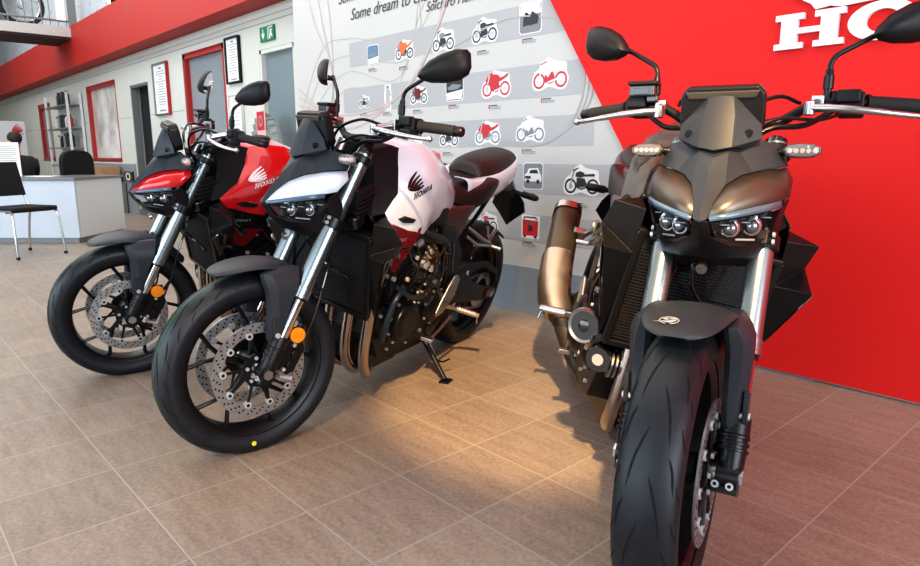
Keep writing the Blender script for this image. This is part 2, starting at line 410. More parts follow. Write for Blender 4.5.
# --- poster wall: strips, swirls, pictures
strips = [(-4.50, -2.36, 1.60, 1.775), (-4.6, -2.28, 1.265, 1.445), (-3.95, -2.2, .995, 1.16), (-3.4, -1.95, .725, .895), (-3.2, -1.75, .44, .60)]
mb = MB()
for (a, b_, c, d_) in strips: mb.prism([(a, c), (b_, c), (b_, d_), (a, d_)], YD - .0015, YD)
tag(mb.build('wall_stripes', M['strip_grey']), 'light grey horizontal bands printed across the pale display wall', 'stripe')
def ribbon(mb, pts, w, y, seg=10):
    P = smooth2(pts, seg); L_, R_ = [], []
    for i, (a, b_) in enumerate(P):
        a0, b0 = P[max(i - 1, 0)]; a1, b1 = P[min(i + 1, len(P) - 1)]; dx, dz = a1 - a0, b1 - b0; l = math.hypot(dx, dz) or 1
        L_.append((a - dz / l * w / 2, y, b_ + dx / l * w / 2)); R_.append((a + dz / l * w / 2, y, b_ - dx / l * w / 2))
    n = len(P); mb.add(L_ + R_, [(i, i + 1, n + i + 1, n + i) for i in range(n - 1)])
mb = MB(); random.seed(3)
for i in range(4):
    x = -5.3; z = .9 + .12 * i
    ribbon(mb, [(x, z), (-4.9, z + .35 + .05 * i), (-4.5, z + .55), (-4.0 + .1 * i, z + .45), (-3.6, z + .9), (-3.0, z + 1.5)], .006, YD - .0016 - .00015 * i)
for i in range(3): ribbon(mb, [(-5.2 + .15 * i, 2.6), (-5.0 + .12 * i, 2.0), (-4.75, 1.6 - .1 * i), (-4.9, 1.1), (-5.3, .7 + .08 * i)], .006, YD - .0027 - .00015 * i)
for i in range(3): ribbon(mb, [(-2.9, 1.0 + .02 * i), (-2.5, 1.02), (-2.22 - .03 * i, 1.25), (-2.35, 1.6), (-2.8, 1.72), (-3.3, 1.62)], .008, YD - .0035 - .00015 * i)
mb.m = 1
for i in range(3): ribbon(mb, [(-5.3, 1.5 - .07 * i), (-4.6, 1.15 + .05 * i), (-3.9, 1.35), (-3.5, 1.7), (-3.2, 2.2 + .1 * i)], .012, YD - .0040 - .00015 * i)
tag(mb.build('wall_swirls', [M['swirl_grey'], M['swirl_pink']]), 'thin grey and pink swirling lines printed on the left of the pale display wall', 'wall decoration')
# handwriting
def wall_text(body, x, z, size, m, name, label, shear=.35, parent=None, rot=.0, bold=0.):
    vs, fs = text_mesh(body, size, shear=shear, bold=bold)
    c, s_ = math.cos(rot), math.sin(rot)
    o = MB().add([(x + (v.x * c - v.y * s_), YD - .004, z + v.x * s_ + v.y * c) for v in vs], fs).build(name, m, parent, flat=True, weld=False)
    if label: tag(o, label, 'lettering', 'handwritten lines on the display wall')
    return o
wall_text('Some dream to escape reality,', -4.63, 2.07, .115, M['ink_black'], 'handwritten_line', 'upper handwritten sentence at the top edge of the pale wall')
wall_text('Some dream to change reality.', -4.47, 1.935, .115, M['ink_black'], 'handwritten_line', 'lower handwritten sentence above the first row of pictures')
wall_text('Soichiro Honda', -3.58, 1.865, .085, M['ink_black'], 'handwritten_signature', 'small handwritten signature right of the sentences on the pale wall')

def ring2(cx, cz, r0, r1, n=24):
    vs = [(cx + r * math.cos(2 * PI * i / n), 0, cz + r * math.sin(2 * PI * i / n)) for r in (r0, r1) for i in range(n)]
    return vs, [(i, (i + 1) % n, n + (i + 1) % n, n + i) for i in range(n)]
def picture(x, z, kind, w, label, c1='ink_grey', c2='ink_black', flip=False, cap=True):
    """a cut-out photograph printed on the wall, with a white edge and a caption under it"""
    t = empty('wall_picture', (x, YD, z), 0, label, 'picture', 'pictures printed on the display wall')
    def at(mb, poly, y, m): mb.prism([(a * w * (-1 if flip else 1), b_ * w) for a, b_ in poly], y - .0008, y, m=m)
    halo = MB(); art = MB()
    if kind in ('bike', 'sport', 'naked', 'dual', 'old'):
        hw = .26 if kind != 'old' else .25; rr = .20
        out = smooth2([(-.56, -.22), (-.5, -.02), (-.34, .10), (-.26, .22), (-.05, .34 if kind != 'sport' else .30), (.12, .26), (.34, .22), (.5, .18), (.52, -.0), (.58, -.18), (.5, -.38), (.3, -.42), (.0, -.34), (-.3, -.42), (-.5, -.38)], 4, True)
        at(halo, out, -.001, 0)
        sg = -1 if flip else 1
        for cx in (-.33, .35):
            vs, fs = ring2(cx * w * sg, -.19 * w, .135 * w, .185 * w); art.add([(a, -.0031, b_) for a, y, b_ in vs], fs, m=1)
            vs, fs = ring2(cx * w * sg, -.19 * w, .02 * w, .06 * w); art.add([(a, -.0031, b_) for a, y, b_ in vs], fs, m=2)
        at(art, [(-.16, -.22), (-.14, .02), (.10, .0), (.16, -.12), (.12, -.24), (0, -.28)], -.0026, 1)
        if kind == 'sport':
            at(art, [(-.40, .02), (-.30, .16), (-.16, .22), (-.08, .20), (.10, .18), (.16, .10), (.30, .12), (.46, .20), (.48, .14), (.28, .04), (.10, -.02), (-.02, -.20), (-.20, -.20), (-.22, -.04)], -.0033, 0)
        elif kind == 'dual':
            at(art, [(-.52, .02), (-.30, .08), (-.24, .24), (-.16, .26), (-.06, .14), (.10, .16), (.16, .10), (.44, .14), (.46, .10), (.2, .02), (.05, .0), (-.04, -.12), (-.18, -.02)], -.0033, 0)
        else:
            at(art, [(-.18, .04), (-.16, .14), (-.04, .18), (.08, .14), (.10, .06), (.0, .02)], -.0033, 0)
            at(art, [(.08, .10), (.40, .12), (.40, .06), (.10, .05)], -.0034, 1)
        at(art, [(-.36, -.2), (-.33, -.2), (-.20, .20), (-.24, .22)], -.0035, 2)
        at(art, [(-.27, .20), (-.10, .27), (-.10, .24), (-.25, .17)], -.0036, 1)
        at(art, [(-.05, -.26), (.40, -.16), (.41, -.12), (-.05, -.22)], -.0037, 2)
    elif kind in ('photo', 'race', 'car'):
        r = .1; rec = smooth2([(-.5, -.46), (0, -.5), (.5, -.46), (.5, .46), (0, .5), (-.5, .46)], 1, True)
        rec = [(-.5, -.42), (-.42, -.5), (.42, -.5), (.5, -.42), (.5, .42), (.42, .5), (-.42, .5), (-.5, .42)]
        at(halo, rec, -.001, 0); at(art, [(a * .93, b_ * .93) for a, b_ in rec], -.002, 0)
        if kind == 'photo': at(art, [(-.4, .0), (-.1, .12), (.42, .06), (.2, -.08), (-.3, -.1)], -.003, 1); at(art, [(-.46, -.2), (.46, -.1), (.42, -.44), (-.42, -.44)], -.0028, 2)
        if kind == 'race':
            at(art, [(-.46, .1), (.46, .1), (.42, .45), (-.42, .45)], -.0028, 2)
            for dx in (-.2, .08): at(art, [(dx - .12, -.25), (dx - .1, .02), (dx, .2), (dx + .16, .1), (dx + .3, .0), (dx + .24, -.22)], -.003 - dx * .001, 1)
        if kind == 'car':
            at(art, [(-.4, -.2), (-.4, .05), (-.3, .1), (-.2, .28), (.25, .3), (.36, .08), (.42, .0), (.42, -.2)], -.003, 2); at(art, [(-.18, .1), (-.12, .22), (.2, .24), (.28, .1)], -.0035, 1)
            for dx in (-.24, .26): vs, fs = ring2(dx * w, -.2 * w, .0001, .08 * w, 14); art.add([(a, -.0042, b_) for a, y, b_ in vs], fs, m=1)
            at(art, [(-.38, -.1), (-.1, -.1), (-.1, .0), (-.38, .0)], -.0038, 1)
    elif kind == 'robot':
        at(halo, [(-.2, -.55), (.2, -.55), (.26, 0), (.2, .5), (-.2, .5), (-.26, 0)], -.001, 0)
        at(art, [(-.12, .1), (-.14, .3), (.14, .3), (.12, .0), (.1, -.5), (.02, -.5), (0, -.1), (-.06, -.5), (-.14, -.5)], -.0025, 0); at(art, [(-.08, .32), (-.08, .46), (.08, .46), (.08, .32)], -.0026, 1); at(art, [(.12, .28), (.22, .05), (.18, .02), (.1, .2)], -.0027, 0)
    elif kind == 'generator':
        at(halo, [(-.5, -.5), (.5, -.5), (.54, .46), (-.5, .5)], -.001, 0)
        at(art, [(-.42, -.38), (.42, -.38), (.44, .26), (-.42, .28)], -.0025, 0)
        at(art, [(-.4, .30), (-.32, .42), (.32, .42), (.4, .30), (.34, .30), (.28, .37), (-.28, .37), (-.34, .30)], -.0026, 1)
        at(art, [(-.1, -.2), (.12, -.2), (.12, .05), (-.1, .05)], -.0034, 1); at(art, [(-.3, .1), (.3, .12), (.3, .18), (-.3, .16)], -.0035, 2)
        for dx in (-.3, .3): at(art, [(dx - .07, -.46), (dx + .07, -.46), (dx + .07, -.38), (dx - .07, -.38)], -.003, 1)
    halo.build('cutout', M['paper'], t, flat=True)
    art.build('image', [M[c1], M[c2], M['aluminium'] if kind not in ('photo', 'race', 'car') else M['paper']], t, flat=True)
    if cap:
        c = MB(); z0 = -.5 * w - .028
        c.box((-.055, -.002, z0 - .006), (.005, .002, .026), m=0)
        vs, fs = text_mesh('', .02) if False else ([], [])
        for k_, ww in enumerate((.06, .09, .085)): c.box((-.046 + ww / 2, -.002, z0 - .009 * k_ + .002), (ww, .002, .0045 if k_ == 0 else .0022), m=1 if k_ == 0 else 2)
        c.build('caption', [M['sign_red'], M['ink_black'], M['print_grey']], t, flat=True)
    return t
P1 = picture
P1(-4.19, 1.66, 'photo', .14, 'blue photograph leftmost in the top row of wall pictures', 'ink_blue', 'ink_grey')
P1(-3.82, 1.665, 'sport', .19, 'orange sports motorcycle picture in the top row', 'ink_orange', 'ink_black')
P1(-3.41, 1.68, 'bike', .20, 'silver-grey motorcycle picture in the top row', 'ink_grey', 'ink_black')
P1(-3.03, 1.69, 'naked', .20, 'black naked motorcycle picture in the top row', 'ink_black', 'ink_black')
P1(-2.66, 1.70, 'race', .17, 'dark racing photograph rightmost in the top row', 'ink_grey', 'ink_black')
P1(-4.32, 1.345, 'old', .13, 'small picture of an old motorcycle leftmost in the second row', 'ink_grey', 'ink_black')
P1(-4.02, 1.355, 'robot', .17, 'picture of a white robot standing in the second row', 'strip_grey', 'ink_grey')
P1(-3.67, 1.355, 'sport', .17, 'dark red motorcycle picture in the second row', 'plate_red', 'ink_black')
P1(-3.30, 1.37, 'photo', .17, 'dark photograph in the second row behind the white bike mirror', 'ink_black', 'ink_grey')
P1(-2.93, 1.375, 'sport', .22, 'bright red sports motorcycle picture in the second row', 'sign_red', 'sign_red')
P1(-2.51, 1.395, 'dual', .23, 'white and red adventure motorcycle picture rightmost in the second row', 'paper', 'sign_red')
P1(-3.69, 1.07, 'photo', .12, 'small dark photograph leftmost in the third row', 'ink_grey', 'ink_black')
P1(-3.36, 1.07, 'bike', .17, 'grey motorcycle picture in the third row behind the handlebar grip', 'ink_grey', 'ink_black')
P1(-3.00, 1.09, 'sport', .20, 'red and white race motorcycle picture in the third row', 'sign_red', 'ink_grey')
P1(-2.65, 1.10, 'dual', .20, 'white off-road motorcycle picture rightmost in the third row', 'paper', 'ink_grey')
P1(-2.62, .825, 'car', .155, 'photograph of a white estate car in the fourth row', 'ink_grey', 'ink_black')
P1(-2.27, .82, 'old', .22, 'black classic motorcycle picture in the fourth row', 'ink_black', 'ink_black')
P1(-2.635, .53, 'generator', .14, 'red portable generator picture low on the display wall', 'sign_red', 'ink_black')
P1(-3.0, .54, 'bike', .17, 'red machine picture low on the wall behind the rear wheel of the white bike', 'sign_red', 'ink_black')

# --- big slab-serif letters and wing emblem
def slab(ch, w=1., h=1.):
    """letter as a list of polygons in a unit box"""
    a, sf, t = .26, .16, .1
    if ch == 'H': P = [[(0, 0), (.42, 0), (.42, .17), (.33, .17), (.33, .42), (.67, .42), (.67, .17), (.58, .17), (.58, 0), (1, 0), (1, .17), (.91, .17), (.91, .83), (1, .83), (1, 1), (.58, 1), (.58, .83), (.67, .83), (.67, .58), (.33, .58), (.33, .83), (.42, .83), (.42, 1), (0, 1), (0, .83), (.09, .83), (.09, .17), (0, .17)]]
    elif ch == 'N': P = [[(0, 0), (.36, 0), (.36, .17), (.27, .17), (.27, .68), (.70, 0), (.92, 0), (.92, .83), (1, .83), (1, 1), (.64, 1), (.64, .83), (.73, .83), (.73, .36), (.32, 1), (0, 1), (0, .83), (.09, .83), (.09, .17), (0, .17)]]
    elif ch == 'A': P = [[(0, 0), (.38, 0), (.38, .15), (.30, .15), (.34, .27), (.66, .27), (.70, .15), (.62, .15), (.62, 0), (1, 0), (1, .15), (.93, .15), (.64, 1), (.36, 1), (.07, .15), (0, .15)]]
    elif ch == 'I': P = [[(.3, 0), (.7, 0), (.7, 1), (.3, 1)]]
    else: P = None
    return P
def letters(txt, h, W, th, gap=.08):
    """slab-serif word in the xz plane starting at the origin; returns an MB"""
    mb = MB(); x = 0
    for ch in txt:
        w = W * h
        P = slab(ch)
        if P:
            for poly in P: mb.prism([(x + a * w, b_ * h) for a, b_ in poly], -th, 0)
        elif ch in 'OD':
            n = 28; out = []; inn = []
            for i in range(n):
                an = 2 * PI * i / n + PI / 2; c, s_ = math.cos(an), math.sin(an)
                ox, oz = .5 + .5 * c, .5 + .52 * s_; ix, iz = .5 + .24 * c, .5 + .30 * s_
                if ch == 'D':
                    if c < 0: ox = .5 - .5 * min(1, abs(c) * 3); oz = 1.0 if s_ > .25 else (0 if s_ < -.25 else .5 + .5 * s_ / .25); ix = .5 - .17 * min(1, abs(c) * 3); iz = .5 + .33 * max(-1, min(1, s_ * 1.6))
                    ox, oz = min(ox, 1), max(0, min(1, oz))
                out.append((ox, oz)); inn.append((ix, iz))
            vs = [(x + a * w, y, b_ * h) for y in (-th, 0) for a, b_ in out + inn]; N = 2 * n; fs = []
            for i in range(n):
                j = (i + 1) % n
                fs += [(i, j, n + j, n + i), (N + i, N + n + i, N + n + j, N + j), (i, N + i, N + j, j), (n + i, n + j, N + n + j, N + n + i)]
            mb.add(vs, fs)
        x += w + gap * h
    return mb
def wing(h, th=.001, y=0):
    """fan of feathers rising to the right from a swept lower edge, in the xz plane"""
    mb = MB()
    base = [(.0, .16), (.14, .10), (.29, .06), (.45, .03), (.62, .01)]; tip = [(.56, 1.), (.74, .84), (.88, .67), (.98, .50), (1.04, .34)]
    for i in range(5):
        (bx, bz), (tx, tz) = base[i], tip[i]; w = .135
        mx, mz = (bx + tx) / 2 - .07, (bz + tz) / 2 + .02
        pts = [(bx, bz), (mx, mz), (tx, tz), (tx + .03, tz - .09), (mx + w * 1.25, mz - .03), (bx + w * 1.3, bz - .02)]
        mb.prism([(p * h, q_ * h) for p, q_ in pts], -th + y, y)
    mb.prism([(p * h, q_ * h) for p, q_ in [(.0, .16), (.05, .06), (.22, .0), (.55, -.02), (.85, .06), (1.08, .20), (.92, .17), (.70, .10), (.40, .07), (.15, .12)]], -th + y, y)
    return mb
x = -1.272; 
for i, ch in enumerate('HONDA'):
    w = .262 if ch in 'HN' else .235
    lb = letters(ch, .135, w / .135, .022); lb.move(Matrix.Translation((x, YD - .0225, 1.368)))
    o = lb.build('wall_letter', M['decal_white'], flat=True); x += w + .012
    tag(o, 'raised white letter %s of the name on the red wall, %s' % (ch, ['first', 'second', 'third', 'fourth', 'last'][i]), 'letter', 'raised white letters on the red wall')
w_ = wing(.34, .012); w_.v = [(-1.22 + (.36 - a) * 1.1 - .0, YD - .0225 + b_ - .002 * min(8, i // 12), 1.529 + (c - .017)) for i, (a, b_, c) in enumerate(w_.v)]
tag(w_.build('wall_emblem', M['decal_white'], flat=True), 'white feathered wing emblem above the raised letters on the red wall', 'emblem')
# ---------- motorcycles ----------
RK = math.radians(25); AXD = V(-math.sin(RK), 0, math.cos(RK)); AXN = V(math.cos(RK), 0, math.sin(RK))
AXLE = V(1.455, 0, .300)
def F(t, y, f=0.): p = AXLE + AXD * t + AXN * f; return V(p.x, y, p.z)      # along the fork, across, ahead of it
def Fz(z): return (z - .300) / math.cos(RK)
ST = set(); PAINT = {}      # steered parts; painted parts
def sp_(o): ST.add(o.name); return o
root = empty('motorcycle', (0, 0, 0))
S2 = (1, -1)

def tyre_prof(R, W, bead):
    h = W / 2; k = (R - bead)
    half = [(bead, h * .80), (bead + k * .12, h * .90), (bead + k * .30, h * .985), (bead + k * .50, h), (bead + k * .66, h * .96), (bead + k * .80, h * .82), (bead + k * .90, h * .62), (bead + k * .965, h * .38), (bead + k * .993, h * .17), (R, 0)]
    return half + [(r, -y) for r, y in reversed(half[:-1])]
def tyre_mb(cx, R, W, bead, n=120, pitches=11, gw=.0045, rear=False):
    pr = tyre_prof(R, W, bead); mb = MB(); mb.m = 0
    inner = [(bead + .004, -W * .36), (bead + .004, W * .36)]
    mb.lathe(pr + inner, (cx, 0, R), 'y', n, closed=True)
    # tread grooves follow the crown
    crown = pr[3:-3]; L = [0]
    for (a, b_), (c, d) in zip(crown, crown[1:]): L.append(L[-1] + math.hypot(c - a, d - b_))
    tot = L[-1]
    def on(th, s):   # s in -1..1 across the crown
        d = (s + 1) / 2 * tot; i = max(0, min(len(L) - 2, next((k for k in range(len(L) - 1) if L[k + 1] >= d), len(L) - 2)))
        t = (d - L[i]) / (L[i + 1] - L[i]); r = crown[i][0] * (1 - t) + crown[i + 1][0] * t + .0007; y = crown[i][1] * (1 - t) + crown[i + 1][1] * t
        y *= 1.004; return V(cx + r * math.cos(th), y, R + r * math.sin(th))
    def groove(pts, w):
        P = [(p.x, p.y) for p in smooth([V(a, b_, 0) for a, b_ in pts], 7)]; n_ = len(P); vs = []
        for i, (th, s) in enumerate(P):
            a0 = P[max(0, i - 1)]; a1 = P[min(n_ - 1, i + 1)]; dt = (a1[0] - a0[0]) * R; ds = (a1[1] - a0[1]) * tot / 2; l = math.hypot(dt, ds)
            ww = w * min(1, .12 + 3.2 * min(i, n_ - 1 - i) / (n_ - 1)) / 2
            vs += [on(th - ds / l * ww / R, s + dt / l * ww / (tot / 2)), on(th + ds / l * ww / R, s - dt / l * ww / (tot / 2))]
        mb.add(vs, [(2 * i, 2 * i + 1, 2 * i + 3, 2 * i + 2) for i in range(n_ - 1)], m=1)
    for k in range(pitches):
        b0 = 2 * PI * k / pitches; u = 2 * PI / pitches
        for sd, off in ((1, 0), (-1, .5)):
            o_ = b0 + off * u
            groove([(o_, .07 * sd), (o_ - .16 * u, .20 * sd), (o_ - .38 * u, .34 * sd), (o_ - .66 * u, .44 * sd)], gw * .9)
            groove([(o_ + .22 * u, .48 * sd), (o_ + .06 * u, .60 * sd), (o_ - .16 * u, .67 * sd)], gw * .9)
            groove([(o_ - .45 * u, .66 * sd), (o_ - .62 * u, .80 * sd), (o_ - .72 * u, .94 * sd)], gw * .75)
            groove([(o_ - .05 * u, .72 * sd), (o_ - .20 * u, .84 * sd), (o_ - .28 * u, .95 * sd)], gw * .6)
    return mb
def rim_mb(cx, R, W, bead, spokes=5, hub=.034, hw=.05):
    mb = MB(); b = bead + .006
    prof = [(b, W * .42), (b, W * .375), (b - .008, W * .36), (b - .014, W * .30), (b - .017, W * .1), (b - .017, -W * .1), (b - .014, -W * .30), (b - .008, -W * .36), (b, -W * .375), (b, -W * .42), (b - .006, -W * .425), (b - .014, -W * .40), (b - .024, -W * .31), (b - .028, 0), (b - .024, W * .31), (b - .014, W * .40), (b - .006, W * .425)]
    mb.lathe(prof, (cx, 0, R), 'y', 96, closed=True)
    c = V(cx, 0, R)
    for k in range(spokes):
        a = 2 * PI * k / spokes + .35
        p0 = c + V(math.cos(a), 0, math.sin(a)) * hub * .8; pm = c + V(math.cos(a), 0, math.sin(a)) * (b * .42)
        mb.tube([p0, pm], [.012, .009], 8)
        for s_ in S2:
            e = a + s_ * .30; pe = c + V(math.cos(e), 0, math.sin(e)) * (b - .022); pq = c + V(math.cos(a + s_ * .17), 0, math.sin(a + s_ * .17)) * (b * .66)
            mb.tube([pm, pq, pe], [.0085, .0065, .008], 8)
    mb.lathe([(.012, -hw), (hub * .75, -hw), (hub, -hw * .8), (hub, hw * .8), (hub * .75, hw), (.012, hw)], (cx, 0, R), 'y', 32)
    return mb
def disc_mb(cx, R, y, r1, r0, side, rivets=10, carrier=True, holes=True):
    mb = MB(); t = .0024
    n = 96
    mb.lathe([(r0, y - t), (r1, y - t), (r1, y + t), (r0, y + t)], (cx, 0, R), 'y', n, m=0, closed=True)
    if holes:
        for k in range(rivets * 3):
            for j, rr in enumerate((r0 + .009, (r0 + r1) / 2, r1 - .008)):
                a = 2 * PI * (k + j * .33) / (rivets * 3); c = V(cx + rr * math.cos(a), y, R + rr * math.sin(a))
                mb.cyl(c - V(0, t + .0003, 0), c + V(0, t + .0003, 0), .0034, n=8, m=1)
    if carrier:
        for k in range(rivets):
            a = 2 * PI * k / rivets
            c = V(cx + (r0 - .002) * math.cos(a), y, R + (r0 - .002) * math.sin(a))
            mb.cyl(c - V(0, t + .004, 0), c + V(0, t + .004, 0), .0112, n=16, m=2); mb.cyl(c + V(0, side * (t + .0035), 0), c + V(0, side * (t + .0048), 0), .0055, n=12, m=1)
            ci = V(cx + .052 * math.cos(a + .16), y, R + .052 * math.sin(a + .16)); mb.tube([c, (c + ci) / 2 + V(0, side * .003, 0), ci], [.006, .0042, .0065], 6, m=3)
        mb.lathe([(.030, y - .005), (.056, y - .005), (.056, y + .005), (.030, y + .005)], (cx, 0, R), 'y', 32, m=3, closed=True)
        for k in range(6):
            a = 2 * PI * k / 6 + .2; c = V(cx + .043 * math.cos(a), y + side * .005, R + .043 * math.sin(a)); mb.cyl(c, c + V(0, side * .005, 0), .006, n=8, m=2)
    return mb
DM = [M['disc_steel'], M['groove'], M['bolt_zinc'], M['satin_black']]

# --- front wheel
fwheel = sp_(rim_mb(1.455, .300, .108, .2310).build('front_wheel', M['satin_black'], root))
tyre_mb(1.455, .300, .120, .2310, pitches=11, gw=.005).build('tyre', [M['rubber'], M['groove']], fwheel)
for s in S2: disc_mb(1.455, .300, s * .066, .155, .121, s).build('brake_disc', DM, fwheel)
for s in S2:
    ax = MB()
    ax.cyl((1.455, s * .05, .3), (1.455, s * .088, .3), .021, n=24)
    ax.cyl((1.455, s * .088, .3), (1.455, s * .128, .3), .0135, n=24); ax.cyl((1.455, s * .128, .3), (1.455, s * .134, .3), .0165, n=6)
    ax.build('axle_end', M['aluminium'], fwheel)
# --- fork legs
for s in S2:
    y = s * .106
    leg = MB(); t0, t1 = Fz(.535), Fz(.990)
    leg.tube([F(t0, y), F(t0 + .035, y), F(t0 + .036, y), F(t1, y)], [.0305, .0305, .0275, .0275], 32)
    L = sp_(leg.build('fork_tube', M['fork_silver'], root))
    MB().tube([F(Fz(.36), y), F(t0 + .01, y)], .0205, 28).build('stanchion', M['chrome'], L)
    MB().tube([F(t0 - .008, y), F(t0 + .002, y)], .026, 24).build('dust_seal', M['satin_black'], L)
    b = MB()
    b.tube([F(-.004, y), F(.02, y), F(.05, y), F(.085, y), F(.086, y), F(.124, y)], [.022, .027, .0285, .0275, .0300, .0295], 28)
    for q in (.050, .064, .078): b.tube([F(q, y), F(q + .007, y)], .0318, 28)
    b.cyl((1.455, s * .082, .3), (1.455, s * .126, .3), .027, n=28)
    b.box(F(-.022, s * .098, -.006), (.036, .058, .030), (0, -RK, 0))
    # caliper lugs behind the leg
    b.prism([(F(.035, 0).x, F(.035, 0).z), (F(.12, 0).x, F(.12, 0).z), (F(.12, 0, -.05).x, F(.12, 0, -.05).z), (F(.055, 0, -.066).x, F(.055, 0, -.066).z), (F(.02, 0, -.04).x, F(.02, 0, -.04).z)], s * .088, s * .104)
    b.build('fork_bottom', M['satin_black'], L, bevel=.0025)
    c = MB(); c.tube([F(t1, y), F(t1 + .012, y)], [.026, .025], 28); c.tube([F(t1 + .012, y), F(t1 + .022, y)], .013, 6)
    c.build('fork_cap', M['gloss_black'], L)
    p = MB()
    for q in (.084, .112): p.tube([F(-.022, s * q, .010), F(-.022, s * q, .024)], .0078, 14); p.tube([F(-.022, s * q, .0241), F(-.022, s * q, .0246)], .004, 6, m=1)
    p.build('pinch_bolt', [M['bolt_zinc'], M['groove']], L)
    # caliper
    ca = MB(); cy = s * .070
    ca.prism([(F(a, 0, f).x, F(a, 0, f).z) for a, f in ((.02, -.055), (.055, -.045), (.125, -.055), (.135, -.085), (.11, -.105), (.03, -.10), (.012, -.08))], s * .046, s * .098)
    for q in (.045, .085): 
        c0 = F(q, s * .098, -.078); ca.cyl(c0, c0 + V(0, s * .008, 0), .017, n=18)
    C_ = sp_(ca.build('brake_caliper', M['satin_black'], root, bevel=.004))
    bb = MB()
    for q in (.028, .112): c0 = F(q, s * .100, -.056); bb.cyl(c0, c0 + V(0, s * .010, 0), .0065, n=10)
    c0 = F(.004, s * .086, -.095); bb.tube([c0 + V(.03, 0, .01), c0, c0 + V(-.012, 0, -.004)], [.006, .007, .009], 12)
    bb.build('caliper_bolt', M['bolt_zinc'], C_)
    bh = MB().curve([F(.13, s * .085, -.09), F(.22, s * .11, -.075), F(.33, s * .115, -.055), F(.45, s * .085, -.05), F(.58, s * .05, -.045), F(.70, s * .03, -.01)], .0042, 8)
    sp_(bh.build('brake_hose', M['gloss_black'], root))
    # amber reflector on a bracket
    rc = V(1.352, s * .112, .413); rm = MB().cyl(rc, rc + V(0, s * .008, 0), .0255, n=32).cyl(rc + V(0, s * .008, 0), rc + V(0, s * .010, 0), .022, n=32)
    for k in range(3):
        a = PI * k / 3; rm.box(rc + V(0, s * .0105, 0), (.042, .0012, .0022), (0, a, 0))
    R_ = sp_(rm.build('reflector', M['amber'], root, bevel=.0012))
    MB().box(rc + V(-.0, -s * .006, 0), (.05, .010, .05)).box(rc + V(.02, -s * .010, -.01), (.05, .006, .02)).build('bracket', M['satin_black'], R_, bevel=.003)

# --- triple clamps and steering stem
tc = MB()
tq = Fz(.768)
def clamp(mb, t, th, fw, back, yy=.106, r=.037):
    pts = []
    for s in S2: mb.tube([F(t - th / 2, s * yy), F(t + th / 2, s * yy)], r, 28)
    P = [(fw, .085), (fw, -.085), (back * .6, -.075), (back, -.03), (back, .03), (back * .6, .075)]
    vs = [F(t - th / 2 * .8, y_, f) for f, y_ in P] + [F(t + th / 2 * .8, y_, f) for f, y_ in P]; n = 6
    mb.add(vs, [tuple(range(n)), tuple(range(2 * n - 1, n - 1, -1))] + [(i, i + n, (i + 1) % n + n, (i + 1) % n) for i in range(n)])
clamp(tc, tq, .036, .02, -.075)
for s in S2: tc.box(F(tq, s * .106, .036), (.018, .030, .034), (0, -RK, 0))
tc.tube([F(tq, 0, -.038), F(Fz(.985), 0, -.038)], .026, 20)
TC = sp_(tc.build('lower_clamp', M['satin_black'], root, bevel=.003))
for s in S2:
    for q in (-.008, .009): c0 = F(tq + q, s * .128, .036); MB().cyl(c0, c0 + V(0, s * .006, 0), .006, n=12).build('clamp_bolt', M['bolt_zinc'], TC)
tu = MB(); clamp(tu, Fz(.972), .026, .022, -.06, r=.034); tu.tube([F(Fz(.985), 0, -.038), F(Fz(1.0), 0, -.038)], .018, 6)
for s in S2: tu.box(V(1.085, s * .045, 1.020), (.036, .030, .05), (0, -.35, 0))
TU = sp_(tu.build('upper_clamp', M['satin_black'], root, bevel=.003))
